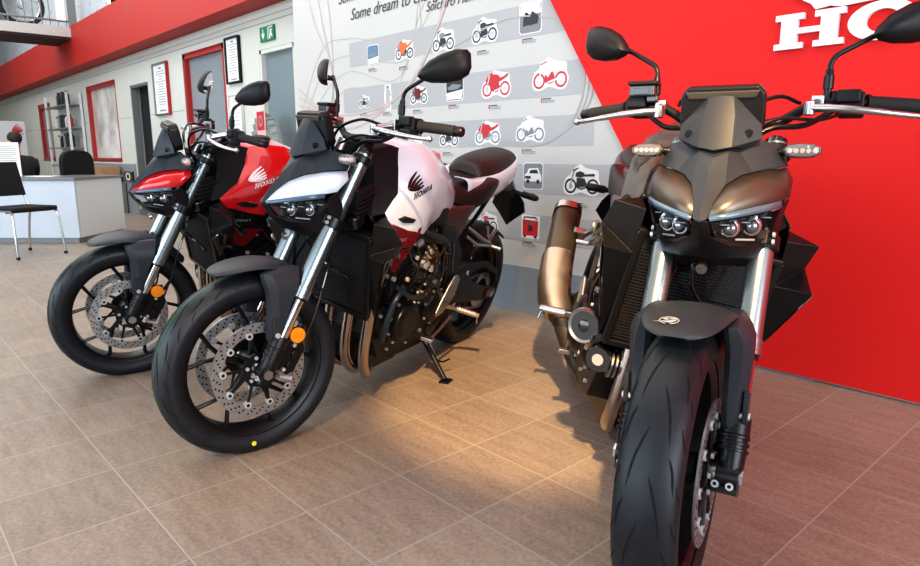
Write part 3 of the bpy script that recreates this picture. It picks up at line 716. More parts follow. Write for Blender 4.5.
# --- handlebar
hb = [(1.075, -.395, 1.084), ]
half = [(1.078, 0, 1.040), (1.078, .065, 1.041), (1.076, .105, 1.050), (1.070, .150, 1.078), (1.062, .190, 1.094), (1.046, .270, 1.093), (1.020, .340, 1.090), (.995, .402, 1.086)]
full = [(a, -b_, c) for a, b_, c in reversed(half[1:])] + half
Pth = smooth(full, 6); rr = [(.0145 if abs(p.y) < .10 else .0115) for p in Pth]
HB = sp_(MB().tube(Pth, rr, 16).build('handlebar', M['satin_black'], root))
def hp(y):
    for a, b_ in zip(Pth, Pth[1:]):
        if a.y <= y <= b_.y: t = (y - a.y) / (b_.y - a.y); return a.lerp(b_, t)
    return Pth[0] if y < 0 else Pth[-1]
for s in S2:
    g = MB(); pp = []; rad = []
    n = 22
    for i in range(n + 1):
        y = .278 + (.392 - .278) * i / n; pp.append(hp(s * y)); rad.append(.0172 if i % 2 else .0160)
    rad[0] = rad[1] = .0205
    G = sp_(g.tube(pp, rad, 20).build('grip', M['grip_rubber'], root, sharp=60))
    e0, e1 = hp(s * .394), hp(s * .402); d = (e1 - e0).normalized(); MB().tube([e0, e0 + d * .022, e0 + d * .026], [.0155, .0155, .013], 20).build('bar_end', M['satin_black'], G)
    # switch housing
    c = hp(s * .250); sw = MB().box(c + V(0, 0, .0), (.042, .050, .046)).box(c + V(.02, s * -.008, .012), (.028, .050, .030)).box(c + V(-.02, s * -.01, -.012), (.026, .046, .026))
    if s > 0: sw.box(c + V(.016, 0, -.024), (.04, .052, .024)).box(c + V(0, -.03, .016), (.03, .03, .022))
    SW = sp_(sw.build('switch_housing', M['black_plastic'], root, bevel=.005))
    bt = MB()
    for k in range(3): bt.box(c + V(-.030, s * (-.018 + .014 * k), .010 - .008 * k), (.010, .010, .008))
    bt.build('button', M['grey_plastic'], SW, bevel=.0015)
    # lever with its perch
    pc = V(1.142, s * .168, 1.074)
    lv = MB().curve([pc + V(.0, -s * .004, 0), V(1.154, s * .215, 1.071), V(1.150, s * .27, 1.066), V(1.134, s * .325, 1.060), V(1.112, s * .372, 1.056), V(1.100, s * .392, 1.056)], [.0095] * 6 + [.0085] * 6 + [.0075] * 6 + [.0065] * 6 + [.006] * 7, 12)
    lv.sph((1.098, s * .396, 1.056), .0095)
    LV = sp_(lv.build('lever', M['aluminium'], root))
    pm = MB().tube([hp(s * .180), V(1.105, s * .172, 1.084), pc], [.014, .011, .012], 12).cyl(pc + V(0, 0, -.016), pc + V(0, 0, .014), .012, n=16).box(hp(s * .180), (.034, .026, .034))
    pm.build('perch', M['aluminium'], LV, bevel=.002)
    # mirror
    b0 = hp(s * .198) + V(0, 0, .008)
    st = MB().tube([b0, b0 + V(0, 0, .022), b0 + V(0, 0, .0225), b0 + V(0, 0, .052), b0 + V(0, 0, .053), b0 + V(-.002, 0, .066)], [.0085, .0085, .0115, .0115, .009, .0085], 14)
    st.tube([b0 + V(-.002, 0, .062), b0 + V(-.003, 0, .078), b0 + V(-.004, s * .003, .088), b0 + V(-.006, s * .010, .098), b0 + V(-.009, s * .020, .105), b0 + V(-.030, s * .075, .138), b0 + V(-.040, s * .102, .152)], [.0062] * 6 + [.008], 12)
    SM = sp_(st.build('mirror_stem', M['satin_black'], root))
    mc = b0 + V(-.040, s * .150, .170)
    out = smooth2([(-.088, -.022), (-.080, -.006), (-.048, .020), (-.004, .038), (.040, .046), (.072, .042), (.082, .030), (.082, -.010), (.072, -.030), (.044, -.044), (.0, -.048), (-.046, -.044), (-.076, -.034)], 1, True)
    tilt = Matrix.Rotation(s * .56, 4, 'Z') @ Matrix.Rotation(s * .14, 4, 'X')
    rings = []
    for fx, sc in ((-.006, .96), (-.002, 1.0), (.006, .995), (.016, .93), (.025, .76), (.031, .50), (.034, .2)):
        rings.append([mc + tilt @ V(fx, s * a * sc, b_ * sc + .002 * (1 - sc)) for a, b_ in out])
    hd = MB().loft(rings)
    hd.tube([b0 + V(-.034, s * .088, .144), mc + tilt @ V(.010, -s * .050, -.014)], [.0075, .012], 10)
    hd.build('mirror_head', M['black_plastic'], SM, sharp=30)
    gl = MB().loft([[mc + tilt @ V(-.0066, s * a * .9, b_ * .9) for a, b_ in out], [mc + tilt @ V(-.0055, s * a * .9, b_ * .9) for a, b_ in out]]); gl.build('mirror_glass', M['mirror_glass'], SM)
# brake fluid reservoir on the right bar
rv = MB().box((1.082, -.225, 1.132), (.040, .066, .030)).box((1.078, -.2, 1.112), (.03, .03, .02)); RV = sp_(rv.build('fluid_reservoir', M['gloss_black'], root, bevel=.005))
MB().box((1.082, -.225, 1.151), (.046, .074, .010)).build('reservoir_lid', M['black_plastic'], RV, bevel=.003)
MB().box((1.1035, -.225, 1.130), (.003, .040, .016)).build('sight_glass', M['screen_glass'], RV, bevel=.001)
# cables and hoses round the head
def cable(name, pts, r=.0045, m='satin_black', st=True):
    o = MB().curve(pts, r, 8, 7).build(name, M[m], root)
    if st: sp_(o)
    return o
cable('clutch_cable', [(1.10, .145, 1.09), (1.15, .10, 1.10), (1.19, .03, 1.06), (1.17, -.02, .98), (1.10, -.02, .90)])
cable('brake_hose', [(1.09, -.13, 1.095), (1.16, -.10, 1.10), (1.20, -.03, 1.06), (1.19, .0, .95), (1.20, .02, .86)], .0055, 'gloss_black')
cable('wiring_loom', [(1.06, .22, 1.08), (1.10, .16, 1.04), (1.13, .09, 1.03), (1.14, .05, .99), (1.10, .03, .92)], .0065)
cable('wiring_loom', [(1.06, -.22, 1.08), (1.10, -.16, 1.04), (1.13, -.09, 1.03), (1.14, -.05, .99), (1.10, -.03, .92)], .0065)
cable('wiring_loom', [(1.07, .25, 1.075), (1.12, .19, 1.05), (1.16, .11, 1.05), (1.19, .05, 1.02)], .004)
# ignition barrel
ig = MB().tube([F(Fz(.985), 0, .03), F(Fz(1.02), 0, .03)], .019, 20); IG = sp_(ig.build('ignition_barrel', M['aluminium'], root))

# --- instrument display
ds = MB(); pol = [(-.088, 1.022), (-.074, 1.002), (.074, 1.002), (.088, 1.022), (.088, 1.094), (.074, 1.112), (-.074, 1.112), (-.088, 1.094)]
lean = Matrix.Translation((1.262, 0, 1.05)) @ Matrix.Rotation(math.radians(14), 4, 'Y') @ Matrix.Translation((-1.262, 0, -1.05))
ds.prism(pol, 1.232, 1.268, 'yz', xf=lean)
DS = sp_(ds.build('display_housing', M['satin_black'], root, bevel=.006))
MB().prism([(a * .86, 1.056 + (b_ - 1.057) * .80) for a, b_ in pol], 1.230, 1.2325, 'yz', xf=lean).build('screen', M['screen_glass'], DS)
MB().prism([(-.070, 1.086), (.070, 1.086), (.078, 1.102), (-.078, 1.102)], 1.2685, 1.2735, 'yz', xf=lean).build('top_strip', M['exhaust_dark'], DS, bevel=.002)
# cover in front of the display: centre ridge and two cheeks with screws
br = MB()
T_, xb = 1.092, 1.275
def P3(x, y, z): return V(x, y, z)
ridge = [P3(1.284, -.026, 1.088), P3(1.284, .026, 1.088), P3(1.322, .030, .975), P3(1.322, -.030, .975)]
for s in S2:
    v = [P3(1.286, 0, 1.090), P3(1.284, s * .026, 1.088), P3(1.300, s * .034, 1.045), P3(1.324, s * .036, .975), P3(1.328, 0, .968), P3(1.310, 0, 1.04),
         P3(1.276, s * .044, 1.072), P3(1.268, s * .086, 1.028), P3(1.262, s * .090, .998), P3(1.278, s * .060, .976), P3(1.262, s * .034, 1.086)]
    br.add(v, [(0, 1, 2, 5), (5, 2, 3, 4), (1, 10, 6, 2), (2, 6, 7), (2, 7, 8, 3), (3, 8, 9)])
BR = sp_(br.build('display_cowl', M['grey_plastic'], root, sharp=20, solid=.006, bevel=.002))
sc_ = MB()
for s in S2: sc_.cyl((1.272, s * .062, 1.010), (1.292, s * .062, 1.006), .0085, n=16, m=0); sc_.cyl((1.2925, s * .062, 1.006), (1.2935, s * .062, 1.006), .004, n=6, m=1)
sc_.build('cowl_screw', [M['satin_black'], M['groove']], BR)

def crease(o, test, val):
    bm = bmesh.new(); bm.from_mesh(o.data); cl = bm.edges.layers.float.get('crease_edge') or bm.edges.layers.float.new('crease_edge')
    for e in bm.edges:
        if test(e): e[cl] = val
    bm.to_mesh(o.data); bm.free()
# --- headlight assembly (turns with the fork)
def shell(name, vs, fs, m, sharp=25, solid=.004, bevel=.0015, both=True, parent=None, sub=0):
    mb = MB().add(vs, fs)
    if both: mb.mir()
    o = mb.build(name, m, parent or root, sharp=sharp, solid=solid, bevel=bevel, sub=sub)
    return o
# painted brow panels, one each side
for s in S2:
    v = [(1.452, .016, .826), (1.415, .020, .862), (1.376, .032, .893), (1.330, .058, .915), (1.275, .100, .930), (1.214, .140, .938), (1.218, .154, .912), (1.262, .154, .874),
         (1.305, .138, .864), (1.352, .112, .855), (1.410, .060, .838), (1.375, .072, .876), (1.318, .110, .900), (1.258, .140, .914)]
    f = [(0, 1, 10), (1, 2, 11, 10), (2, 3, 12, 11), (3, 4, 13, 12), (4, 5, 13), (5, 6, 13), (6, 7, 13), (7, 8, 12, 13), (8, 9, 11, 12), (9, 10, 11)]
    mb = MB().add([(a, s * b_, c) for a, b_, c in v], f)
    o = sp_(mb.build('headlight_brow', M['white_paint'], root, sharp=60, solid=.006)); PAINT[o.name] = 1
# dark centre spine and upper wings reaching the indicators
v = [(1.462, 0, .818), (1.430, 0, .868), (1.385, 0, .915), (1.345, 0, .952), (1.318, 0, .972),
     (1.454, .014, .824), (1.417, .021, .861), (1.378, .034, .895), (1.332, .060, .918), (1.305, .079, .925),
     (1.276, .102, .933), (1.245, .122, .938), (1.213, .142, .943), (1.215, .118, .988), (1.235, .088, .996), (1.262, .062, 1.000), (1.285, .030, .992), (1.295, 0, .990), (1.335, .030, .966)]
f = [(0, 5, 6, 1), (1, 6, 7, 2), (2, 7, 18, 3), (7, 8, 18), (3, 18, 4), (8, 9, 18), (18, 9, 16), (4, 18, 16, 17), (9, 15, 16), (9, 10, 14, 15), (8, 10, 9), (10, 11, 13, 14), (11, 12, 13)]
UC = sp_(shell('upper_cowl', v, f, M['grey_plastic'], 18, .006, .0015))
v = [(1.262, .105, .960), (1.225, .142, .944), (1.205, .150, .912), (1.10, .135, .93), (1.08, .110, .965), (1.15, .09, .985), (1.222, .118, .985)]
# lower dark housing
v = [(1.462, 0, .822), (1.448, .018, .818), (1.405, .062, .826), (1.350, .112, .840), (1.288, .142, .850), (1.262, .154, .870),
     (1.228, .142, .835), (1.235, .135, .770), (1.300, .098, .742), (1.352, .050, .738), (1.388, 0, .742),
     (1.440, 0, .790), (1.425, .022, .785), (1.330, .090, .768), (1.385, .055, .768), (1.270, .125, .790), (1.300, .0, .715), (1.255, .080, .715), (1.225, .112, .742), (1.215, .128, .80)]
f = [(0, 1, 12, 11), (11, 12, 14, 9, 10), (14, 13, 8, 9), (13, 15, 7, 8), (15, 5, 6, 7), (15, 4, 5), (10, 9, 16), (9, 8, 17, 16), (8, 7, 18, 17), (7, 6, 19, 18), (1, 2, 12), (2, 3, 12), (12, 3, 13), (12, 13, 14), (3, 4, 13), (4, 15, 13)]
HH = sp_(shell('headlight_housing', v, [f_ for f_ in f if f_ not in ((2, 3, 12), (12, 3, 13), (3, 4, 13), (4, 15, 13), (12, 13, 14), (1, 2, 12))] + [(12, 13, 14)], M['satin_black'], 22, .004, .0015))
for s in S2:
    Y = lambda a, b_, c: V(a, s * b_, c)
    # recessed lamp box, projector lenses and cover glass
    bowl = MB().add([Y(*p) for p in ((1.440, .020, .815), (1.400, .062, .824), (1.346, .112, .838), (1.284, .140, .848), (1.262, .122, .792), (1.324, .088, .770), (1.405, .030, .782),
                                    (1.405, .024, .810), (1.370, .062, .818), (1.318, .104, .830), (1.262, .128, .838), (1.248, .112, .800), (1.305, .080, .778), (1.375, .032, .788))],
                    [(0, 1, 8, 7), (1, 2, 9, 8), (2, 3, 10, 9), (3, 4, 11, 10), (4, 5, 12, 11), (5, 6, 13, 12), (6, 0, 7, 13), (7, 8, 9, 10, 11, 12, 13)])
    LB = sp_(bowl.build('headlamp', M['lamp_back'], root, sharp=20))
    pl = MB()
    for (a, b_, c, r) in ((1.385, .055, .803, .0175), (1.335, .092, .808, .0185)):
        d = V(.93, s * .33, -.12).normalized(); c0 = V(a, s * b_, c) - d * .018
        pl.tube([c0 - d * .01, c0 + d * .008, c0 + d * .010], [r * 1.15, r * 1.15, r], 24, m=0)
        for q in range(5): pass
        pl.sph(c0 + d * .006, r * .92, (1, 1, 1), 20, 12, m=1)
    pl.build('projector_lens', [M['reflector_chrome'], M['projector']], LB)
    ch = MB()
    for (a, b_, c) in ((1.405, .040, .812), (1.36, .076, .818), (1.308, .112, .829)): ch.box(Y(a - .010, b_, c), (.020, .014, .0025), (0, 0, s * -.9))
    ch.box(Y(1.345, .080, .781), (.050, .002, .004), (0, 0, s * -.75)); ch.build('painted_glow_bars', M['decal_grey'], LB)  # matte grey bars paint the lit inside of the lamp
    cv = MB().add([Y(*p) for p in ((1.450, .019, .817), (1.408, .062, .826), (1.353, .113, .840), (1.288, .143, .850), (1.268, .127, .790), (1.330, .092, .767), (1.422, .026, .783))], [(0, 1, 5, 6), (1, 2, 5), (2, 3, 4, 5)])
    cv.build('cover_glass', M['cover_clear'], LB, sharp=30)
    # light strip under the brow, its blue reflection painted into the colour
    ls = MB().add([Y(*p) for p in ((1.450, .018, .829), (1.412, .060, .841), (1.354, .113, .857), (1.300, .140, .866), (1.299, .143, .852), (1.354, .1155, .842), (1.412, .064, .828), (1.451, .020, .819))], [(0, 1, 6, 7), (1, 2, 5, 6), (2, 3, 4, 5)])
    sp_(ls.build('light_strip', mat('strip_blue_reflection', (.09, .15, .21), .22, .3, .4) if s > 0 else M.get('strip_blue_reflection', bpy.data.materials['strip_blue_reflection']), root, solid=.002))
    # indicator
    ic = V(1.224, s * .166, .974); it = MB(); o8 = [(-.040, 0), (-.030, .0135), (-.012, .016), (.020, .015), (.038, .006), (.038, -.006), (.020, -.015), (-.012, -.016), (-.030, -.0135)]
    rot = Matrix.Rotation(s * .10, 4, 'Z')
    def ring(fx, k): return [ic + rot @ V(fx, s * a * k, b_ * k) for a, b_ in o8]
    it.loft([ring(-.016, .6), ring(-.010, .95), ring(.0, 1.0), ring(.004, 1.0)]); it.tube([V(1.205, s * .085, .968), V(1.215, s * .118, .972), ic + V(-.006, -s * .034, 0)], [.013, .010, .009], 12)
    IT = sp_(it.build('indicator', M['satin_black'], root, sharp=40))
    MB().loft([ring(.004, .97), ring(.012, .95), ring(.020, .80), ring(.023, .5)]).build('lens', M['clear_lens'], IT, sharp=40)
    bl = MB()
    for q in range(5): bl.cyl(ic + rot @ V(.006, s * (-.024 + .012 * q), 0), ic + rot @ V(.0125, s * (-.024 + .012 * q), 0), .0048, n=12)
    bl.build('bulb', M['amber_bulb'], IT)

MB().cyl((1.362, 0, .716), (1.372, 0, .712), .012, n=20).build('chin_badge', M['aluminium'], HH)
sp_(MB().curve([(1.19, -.03, .80), (1.24, -.035, .72), (1.225, -.04, .66), (1.18, -.02, .61), (1.15, .02, .585), (1.14, .07, .57)], .006, 10).build('brake_hose', M['gloss_black'], root))
# --- front fender
fd = MB(); rings = []
sta = [(65.5, .337, .022, .002), (67.5, .340, .050, .003), (71, .342, .068, .006), (78, .345, .082, .009), (87, .349, .090, .012), (96, .353, .095, .016), (106, .354, .094, .022), (116, .348, .088, .024), (128, .338, .072, .022), (136, .330, .060, .02)]
for dg, r, w_, dr in sta:
    a = math.radians(dg); row = []
    for k in (-1, -.86, -.55, -.22, 0, .22, .55, .86, 1):
        rr_ = r - dr * (abs(k) ** 2.6) - (.006 if abs(k) == 1 else 0); row.append(V(1.455 + rr_ * math.cos(a), w_ * k, .300 + rr_ * math.sin(a)))
    rings.append(row)
fd.loft(rings, closed=False, cap=False)
FD = sp_(fd.build('front_fender', M['grey_plastic'], root, sharp=60, solid=.004, sub=2))
for s in S2:
    secs = [(.632, 1.345, 1.425, .066, .094), (.612, 1.350, 1.468, .068, .112), (.585, 1.356, 1.463, .072, .124), (.555, 1.366, 1.452, .075, .126), (.50, 1.388, 1.447, .076, .125), (.44, 1.402, 1.448, .077, .123), (.408, 1.412, 1.447, .079, .119), (.390, 1.420, 1.440, .084, .112)]
    lg = MB(); lg.loft([[V(x0, s * y0, z), V(x1 - .010, s * y0, z), V(x1, s * (y0 + .012), z), V(x1 - .004, s * (y1 - .014), z), V(x1 - .026, s * y1, z), V(x0, s * y1, z)] for z, x0, x1, y0, y1 in secs])
    LG = lg.build('fender_stay', M['grey_plastic'], FD, bevel=.003)
    MB().prism([(1.440, .480), (1.440, .440), (1.436, .410), (1.424, .404), (1.414, .412), (1.407, .450), (1.408, .470)], s * .118, s * .129).build('stay_step', M['grey_plastic'], FD, bevel=.002)
    MB().cyl((1.426, s * .11, .424), (1.426, s * .133, .424), .0085, n=16).build('stay_bolt', M['bolt_zinc'], FD, bevel=.001)

# ================= static parts =================
def rows(mb, R_, both=True, cap=False):
    n = len(R_[0]); vs = [p for r in R_ for p in r]
    fs = [(i * n + j, i * n + j + 1, (i + 1) * n + j + 1, (i + 1) * n + j) for i in range(len(R_) - 1) for j in range(n - 1)]
    mb.add(vs, fs)
    if both: mb.mir()
    return mb
tank = [
 [(.485, 0, .905), (.485, .045, .900), (.49, .080, .875), (.50, .100, .850), (.515, .112, .815), (.54, .118, .780)],
 [(.50, 0, .925), (.50, .050, .918), (.51, .085, .890), (.52, .105, .860), (.53, .118, .820), (.56, .122, .765)],
 [(.58, 0, .962), (.58, .070, .954), (.58, .110, .916), (.59, .130, .880), (.61, .136, .825), (.64, .134, .775)],
 [(.70, 0, 1.010), (.70, .085, 1.002), (.70, .132, .962), (.71, .160, .910), (.74, .162, .830), (.76, .156, .748)],
 [(.80, 0, 1.050), (.80, .100, 1.040), (.81, .154, .988), (.83, .182, .920), (.86, .192, .830), (.87, .194, .735)],
 [(.90, 0, 1.056), (.89, .096, 1.048), (.90, .148, .988), (.92, .184, .920), (.95, .197, .840), (.955, .208, .760)],
 [(1.0, 0, 1.044), (.96, .074, 1.034), (.975, .112, .975), (1.01, .168, .905), (1.06, .190, .850), (1.045, .202, .776)],
 [(1.02, 0, 1.034), (.985, .072, 1.018), (.990, .100, .968), (1.055, .164, .892), (1.135, .184, .838), (1.108, .194, .796)]]
tk = rows(MB(), tank).build('fuel_tank', M['white_paint'], root, sharp=26, solid=.006, bevel=.006, seg=3); PAINT[tk.name] = 1
bmx = bmesh.new(); bmx.from_mesh(tk.data); cl = bmx.edges.layers.float.get('crease_edge') or bmx.edges.layers.float.new('crease_edge')
for e in bmx.edges:
    a, b_ = e.verts[0].co, e.verts[1].co
    if e.is_boundary: e[cl] = 1.
    rws = [r_[3] for r_ in tank]; rw2 = [r_[1] for r_ in tank]
    near = lambda p: any(abs(p.x - q[0]) < 1e-4 and abs(abs(p.y) - q[1]) < 1e-4 and abs(p.z - q[2]) < 1e-4 for q in rws)
    if near(a) and near(b_): e[cl] = .85
    nr2 = lambda p: any(abs(p.x - q[0]) < 1e-4 and abs(abs(p.y) - q[1]) < 1e-4 and abs(p.z - q[2]) < 1e-4 for q in rw2)
    if nr2(a) and nr2(b_): e[cl] = .9
    if abs(a.x - b_.x) < .12 and min(a.z, b_.z) > .7 and any(abs(a.x - q[0]) < 1e-4 and abs(abs(a.y) - q[1]) < 1e-4 for q in tank[4]) and any(abs(b_.x - q[0]) < 1e-4 and abs(abs(b_.y) - q[1]) < 1e-4 for q in tank[4]): e[cl] = .45
bmesh.ops.subdivide_edges(bmx, edges=bmx.edges[:], cuts=1, use_grid_fill=True)
bmesh.ops.triangulate(bmx, faces=bmx.faces[:])
bmx.to_mesh(tk.data); bmx.free(); tk.data.set_sharp_from_angle(angle=math.radians(24))
for s in S2: MB().prism([(.96, .805), (1.03, .822), (1.07, .815), (1.04, .800), (.98, .793)], s * .186, s * .206).build('tank_vent', M['groove'], tk, bevel=.003)
cp = MB().cyl((.86, 0, 1.052), (.86, 0, 1.062), .042, n=36).cyl((.86, 0, 1.062), (.86, 0, 1.066), .034, n=36).build('fuel_cap', M['satin_black'], tk, bevel=.002)
# emblem and name, laid on the flank of the tank
from mathutils.bvhtree import BVHTree
dg_ = bpy.context.evaluated_depsgraph_get(); te = tk.evaluated_get(dg_); tm = te.to_mesh()
bvh = BVHTree.FromPolygons([v_.co.copy() for v_ in tm.vertices], [tuple(p.vertices) for p in tm.polygons])
def lay(x, z, s, off):
    h = bvh.ray_cast(V(x, s * .5, z), V(0, -s, 0)); y = h[0].y if h[0] is not None else s * .18
    return (x, y + s * off, z)
for s in S2:
    for nm, src in (('wing_emblem', wing(.068)), ('name_lettering', letters('HONDA', .0205, 1.06, .001, .12))):
        bm_ = bmesh.new(); vv = [bm_.verts.new(p) for p in src.v]
        for f_ in src.f:
            if all(src.v[q][1] < -1e-6 for q in f_): bm_.faces.new([vv[q] for q in f_])
        bmesh.ops.delete(bm_, geom=[v for v in bm_.verts if not v.link_faces], context='VERTS')
        bmesh.ops.triangulate(bm_, faces=bm_.faces[:])
        for _ in range(2): bmesh.ops.subdivide_edges(bm_, edges=[e for e in bm_.edges if e.calc_length() > .004], cuts=1, use_grid_fill=True); bmesh.ops.triangulate(bm_, faces=bm_.faces[:])
        bm_.verts.index_update(); out = []
        for vt in bm_.verts:
            a, c = vt.co.x, vt.co.z
            if nm == 'wing_emblem': x, z = 1.006 - a * 1.02 - c * .52, .902 + c * .92 + a * .02
            else: x, z = .980 - a * .98 - c * .3, .874 + c + a * .27
            if s < 0 and nm == 'wing_emblem': x = .917 + a * 1.02 - c * .52
            if s < 0 and nm != 'wing_emblem': x = .862 + a * .98; z = .911 + c - a * .27
            out.append(lay(x, z, s, .0022))
        e_ = MB().add(out, [tuple(v.index for v in f_.verts) for f_ in bm_.faces]).build(nm, M['decal_black'], tk, flat=True, weld=False); PAINT[e_.name] = 2; bm_.free()
te.to_mesh_clear()
# dark cover in front of the tank
v = [(1.035, 0, 1.040), (.99, .07, 1.036), (.945, .082, 1.026), (.982, .104, .972), (1.05, .165, .895), (1.128, .180, .835),
     (1.09, 0, 1.030), (1.10, .060, 1.018), (1.105, .090, .965), (1.13, .125, .885), (1.160, .150, .820), (1.150, .100, .82), (1.115, .04, .94), (1.115, 0, .95)]
f = [(0, 1, 7, 6), (1, 2, 3, 8, 7), (3, 4, 9, 8), (4, 5, 10, 9), (6, 7, 12, 13), (7, 8, 12), (8, 9, 11, 12), (9, 10, 11)]
shell('front_tank_cover', v, f, M['matte_black'], 25, .005, .002)
# radiator shrouds with their flared tips
for s in S2:
    v = [(1.135, .182, .826), (1.168, .250, .806), (1.110, .258, .742), (1.205, .252, .694), (1.110, .196, .50), (1.085, .186, .450),
         (1.045, .176, .46), (1.055, .180, .62), (1.055, .190, .775), (1.175, .170, .800), (1.172, .175, .690), (1.125, .180, .52), (1.10, .218, .78), (1.09, .215, .66), (1.165, .252, .744)]
    f = [(0, 1, 12), (1, 2, 12), (2, 3, 13, 12), (3, 4, 13), (4, 5, 6), (4, 6, 7, 13), (13, 7, 8, 12), (12, 8, 0), (0, 9, 1), (9, 10, 2, 1), (10, 3, 2), (10, 11, 4, 3), (11, 5, 4)]
    mb = MB().add([(a, s * b_, c) for a, b_, c in v], f)
    SH = mb.build('radiator_shroud', M['satin_black'], root, sharp=42, solid=.006, bevel=.002)
    MB().add([(a, s * b_, c) for a, b_, c in ((1.125, .245, .735), (1.198, .256, .690), (1.125, .212, .54), (1.09, .212, .60), (1.10, .226, .68))], [(0, 1, 2, 3, 4)]).build('gloss_panel', M['gloss_black'], SH, solid=.002)
    # side name panel
    n_ = MB().prism([(.905, .772), (.965, .760), (1.05, .785), (1.105, .802), (1.118, .745), (1.08, .715), (.95, .700), (.915, .735)], s * .198, s * .204)
    NP = n_.build('side_panel', M['plate_red'], root, bevel=.003); PAINT[NP.name] = 3
    vs, fs = text_mesh('HORNET', .017, shear=.4, space=1.3)
    nl = MB().add([(1.085 - v_.x * (1 if s > 0 else -1) - (0 if s > 0 else .10), s * .2048, .738 + v_.y - v_.x * .10 * (1 if s > 0 else -1)) for v_ in vs], fs); NL = nl.build('panel_lettering', M['decal_grey'], NP, flat=True, weld=False)
    # lower strut of the shroud, the black framed panel beneath
    MB().prism([(.935, .690), (1.075, .706), (1.085, .640), (1.02, .612)], s * .190, s * .196).build('lower_side_panel', M['plate_red'] if s > 0 else M['satin_black'], root, bevel=.003)
# radiator
rd = MB(); mR = Matrix.Translation((1.125, 0, .60)) @ Matrix.Rotation(math.radians(13), 4, 'Y')
rd.box((0, 0, 0), (.030, .35, .30)); rd.move(mR)
RD = rd.build('radiator', M['gloss_black'], root, bevel=.004)
fn = MB()
for k in range(34): fn.box((.016, 0, -.140 + .0085 * k), (.004, .325, .0028))
for k in range(44): fn.box((.0155, -.158 + .00735 * k, 0), (.002, .0012, .285))
fn.move(mR); fn.build('fins', M['radiator_fin'], RD, flat=True)
fr = MB()
for y_ in (-.168, .168): fr.box((.004, y_, 0), (.042, .022, .31))
for z_ in (-.155, .155): fr.box((.004, 0, z_), (.042, .35, .018))
fr.move(mR); fr.build('radiator_frame', M['satin_black'], RD, bevel=.004)
cable('radiator_hose', [(1.12, .155, .74), (1.10, .19, .74), (1.03, .19, .68), (.98, .16, .64)], .016, 'gloss_black', False)
cable('radiator_hose', [(1.08, -.15, .46), (1.04, -.185, .42), (.96, -.18, .38), (.90, -.16, .36)], .015, 'gloss_black', False)
cable('coolant_hose', [(1.16, .05, .76), (1.19, .02, .72), (1.175, -.05, .68), (1.16, -.12, .67)], .007, 'satin_black', False)
# blue-black ribbed box behind the fork, and intake below it
bx = MB().box((1.165, .075, .860), (.09, .09, .10), (0, .25, 0))
for k in range(4): bx.box((1.170 - .006 * k, .105, .835 + .017 * k), (.095, .05, .006), (0, .25, 0))
bx.build('air_duct', M['black_plastic'], root, bevel=.005); 
MB().box((1.18, .09, .79), (.07, .07, .05), (.2, .3, .2)).build('rubber_boot', M['gloss_black'], root, bevel=.014, seg=3)
MB().box((1.165, -.075, .860), (.09, .09, .10), (0, .25, 0)).build('air_duct', M['black_plastic'], root, bevel=.005)

# frame
fm = MB()
for s in S2:
    fm.curve([(1.10, s * .045, .90), (1.03, s * .10, .84), (.90, s * .145, .76), (.74, s * .150, .70), (.60, s * .140, .66), (.50, s * .135, .56), (.46, s * .135, .44), (.48, s * .130, .32), (.53, s * .12, .24)], .026, 10)
    fm.prism([(.66, .735), (.55, .72), (.43, .60), (.43, .50), (.48, .30), (.56, .22), (.60, .25), (.53, .42), (.54, .55), (.62, .63)], s * .135, s * .160)
    fm.curve([(1.10, s * .05, .86), (1.06, s * .12, .74), (.99, s * .16, .60), (.97, s * .16, .48)], .018, 8)
fm.cyl((1.13, 0, .83), (1.085, 0, .965), .038, n=24)
FR = fm.build('frame', M['satin_black'], root, bevel=.003)
# subframe
sf = MB()
for s in S2:
    sf.curve([(.55, s * .11, .72), (.35, s * .11, .79), (.10, s * .10, .86), (-.12, s * .08, .90)], .012, 8); sf.curve([(.50, s * .12, .58), (.32, s * .12, .70), (.12, s * .10, .83)], .010, 8)
sf.build('subframe', M['satin_black'], root)

# engine
en = MB()
en.prism([(1.00, .44), (1.01, .33), (.95, .235), (.86, .205), (.62, .205), (.50, .26), (.48, .40), (.56, .49), (.72, .52), (.86, .53)], -.150, .150)
en.prism([(.95, .235), (.93, .16), (.88, .135), (.70, .135), (.66, .205)], -.085, .085)
cylR = Matrix.Translation((.90, 0, .50)) @ Matrix.Rotation(math.radians(28), 4, 'Y')
e2 = MB().box((0, 0, .06), (.17, .34, .15)).box((0, 0, .17), (.20, .36, .085)).box((-.005, 0, .235), (.17, .33, .055))
for k in range(5): e2.box((0, 0, .0 + .022 * k), (.182, .352, .006))
e2.move(cylR); en.add(e2.v, e2.f)
EN = en.build('engine', M['engine_black'], root, bevel=.006)
def cover(name, x, z, r, y0, s, bolts=8, m='engine_black', rings_=True, depth=.04):
    c = MB(); prof = [(0, depth), (r * .55, depth), (r * .62, depth * .85), (r * .80, depth * .75), (r * .88, depth * .3), (r * 1.0, depth * .2), (r * 1.0, 0)]
    c.lathe([(a, s * b_ + s * y0) for a, b_ in prof], (x, 0, z), 'y', 40)
    o = c.build(name, M[m], EN, sharp=40)
    for k in range(bolts): a = 2 * PI * k / bolts + .3; p = V(x + r * .94 * math.cos(a), s * (y0 + depth * .2), z + r * .94 * math.sin(a)); MB().cyl(p, p + V(0, s * .008, 0), .0062, n=8).build('cover_bolt', M['bolt_zinc'], EN)
    return o, None
boltmb = MB()
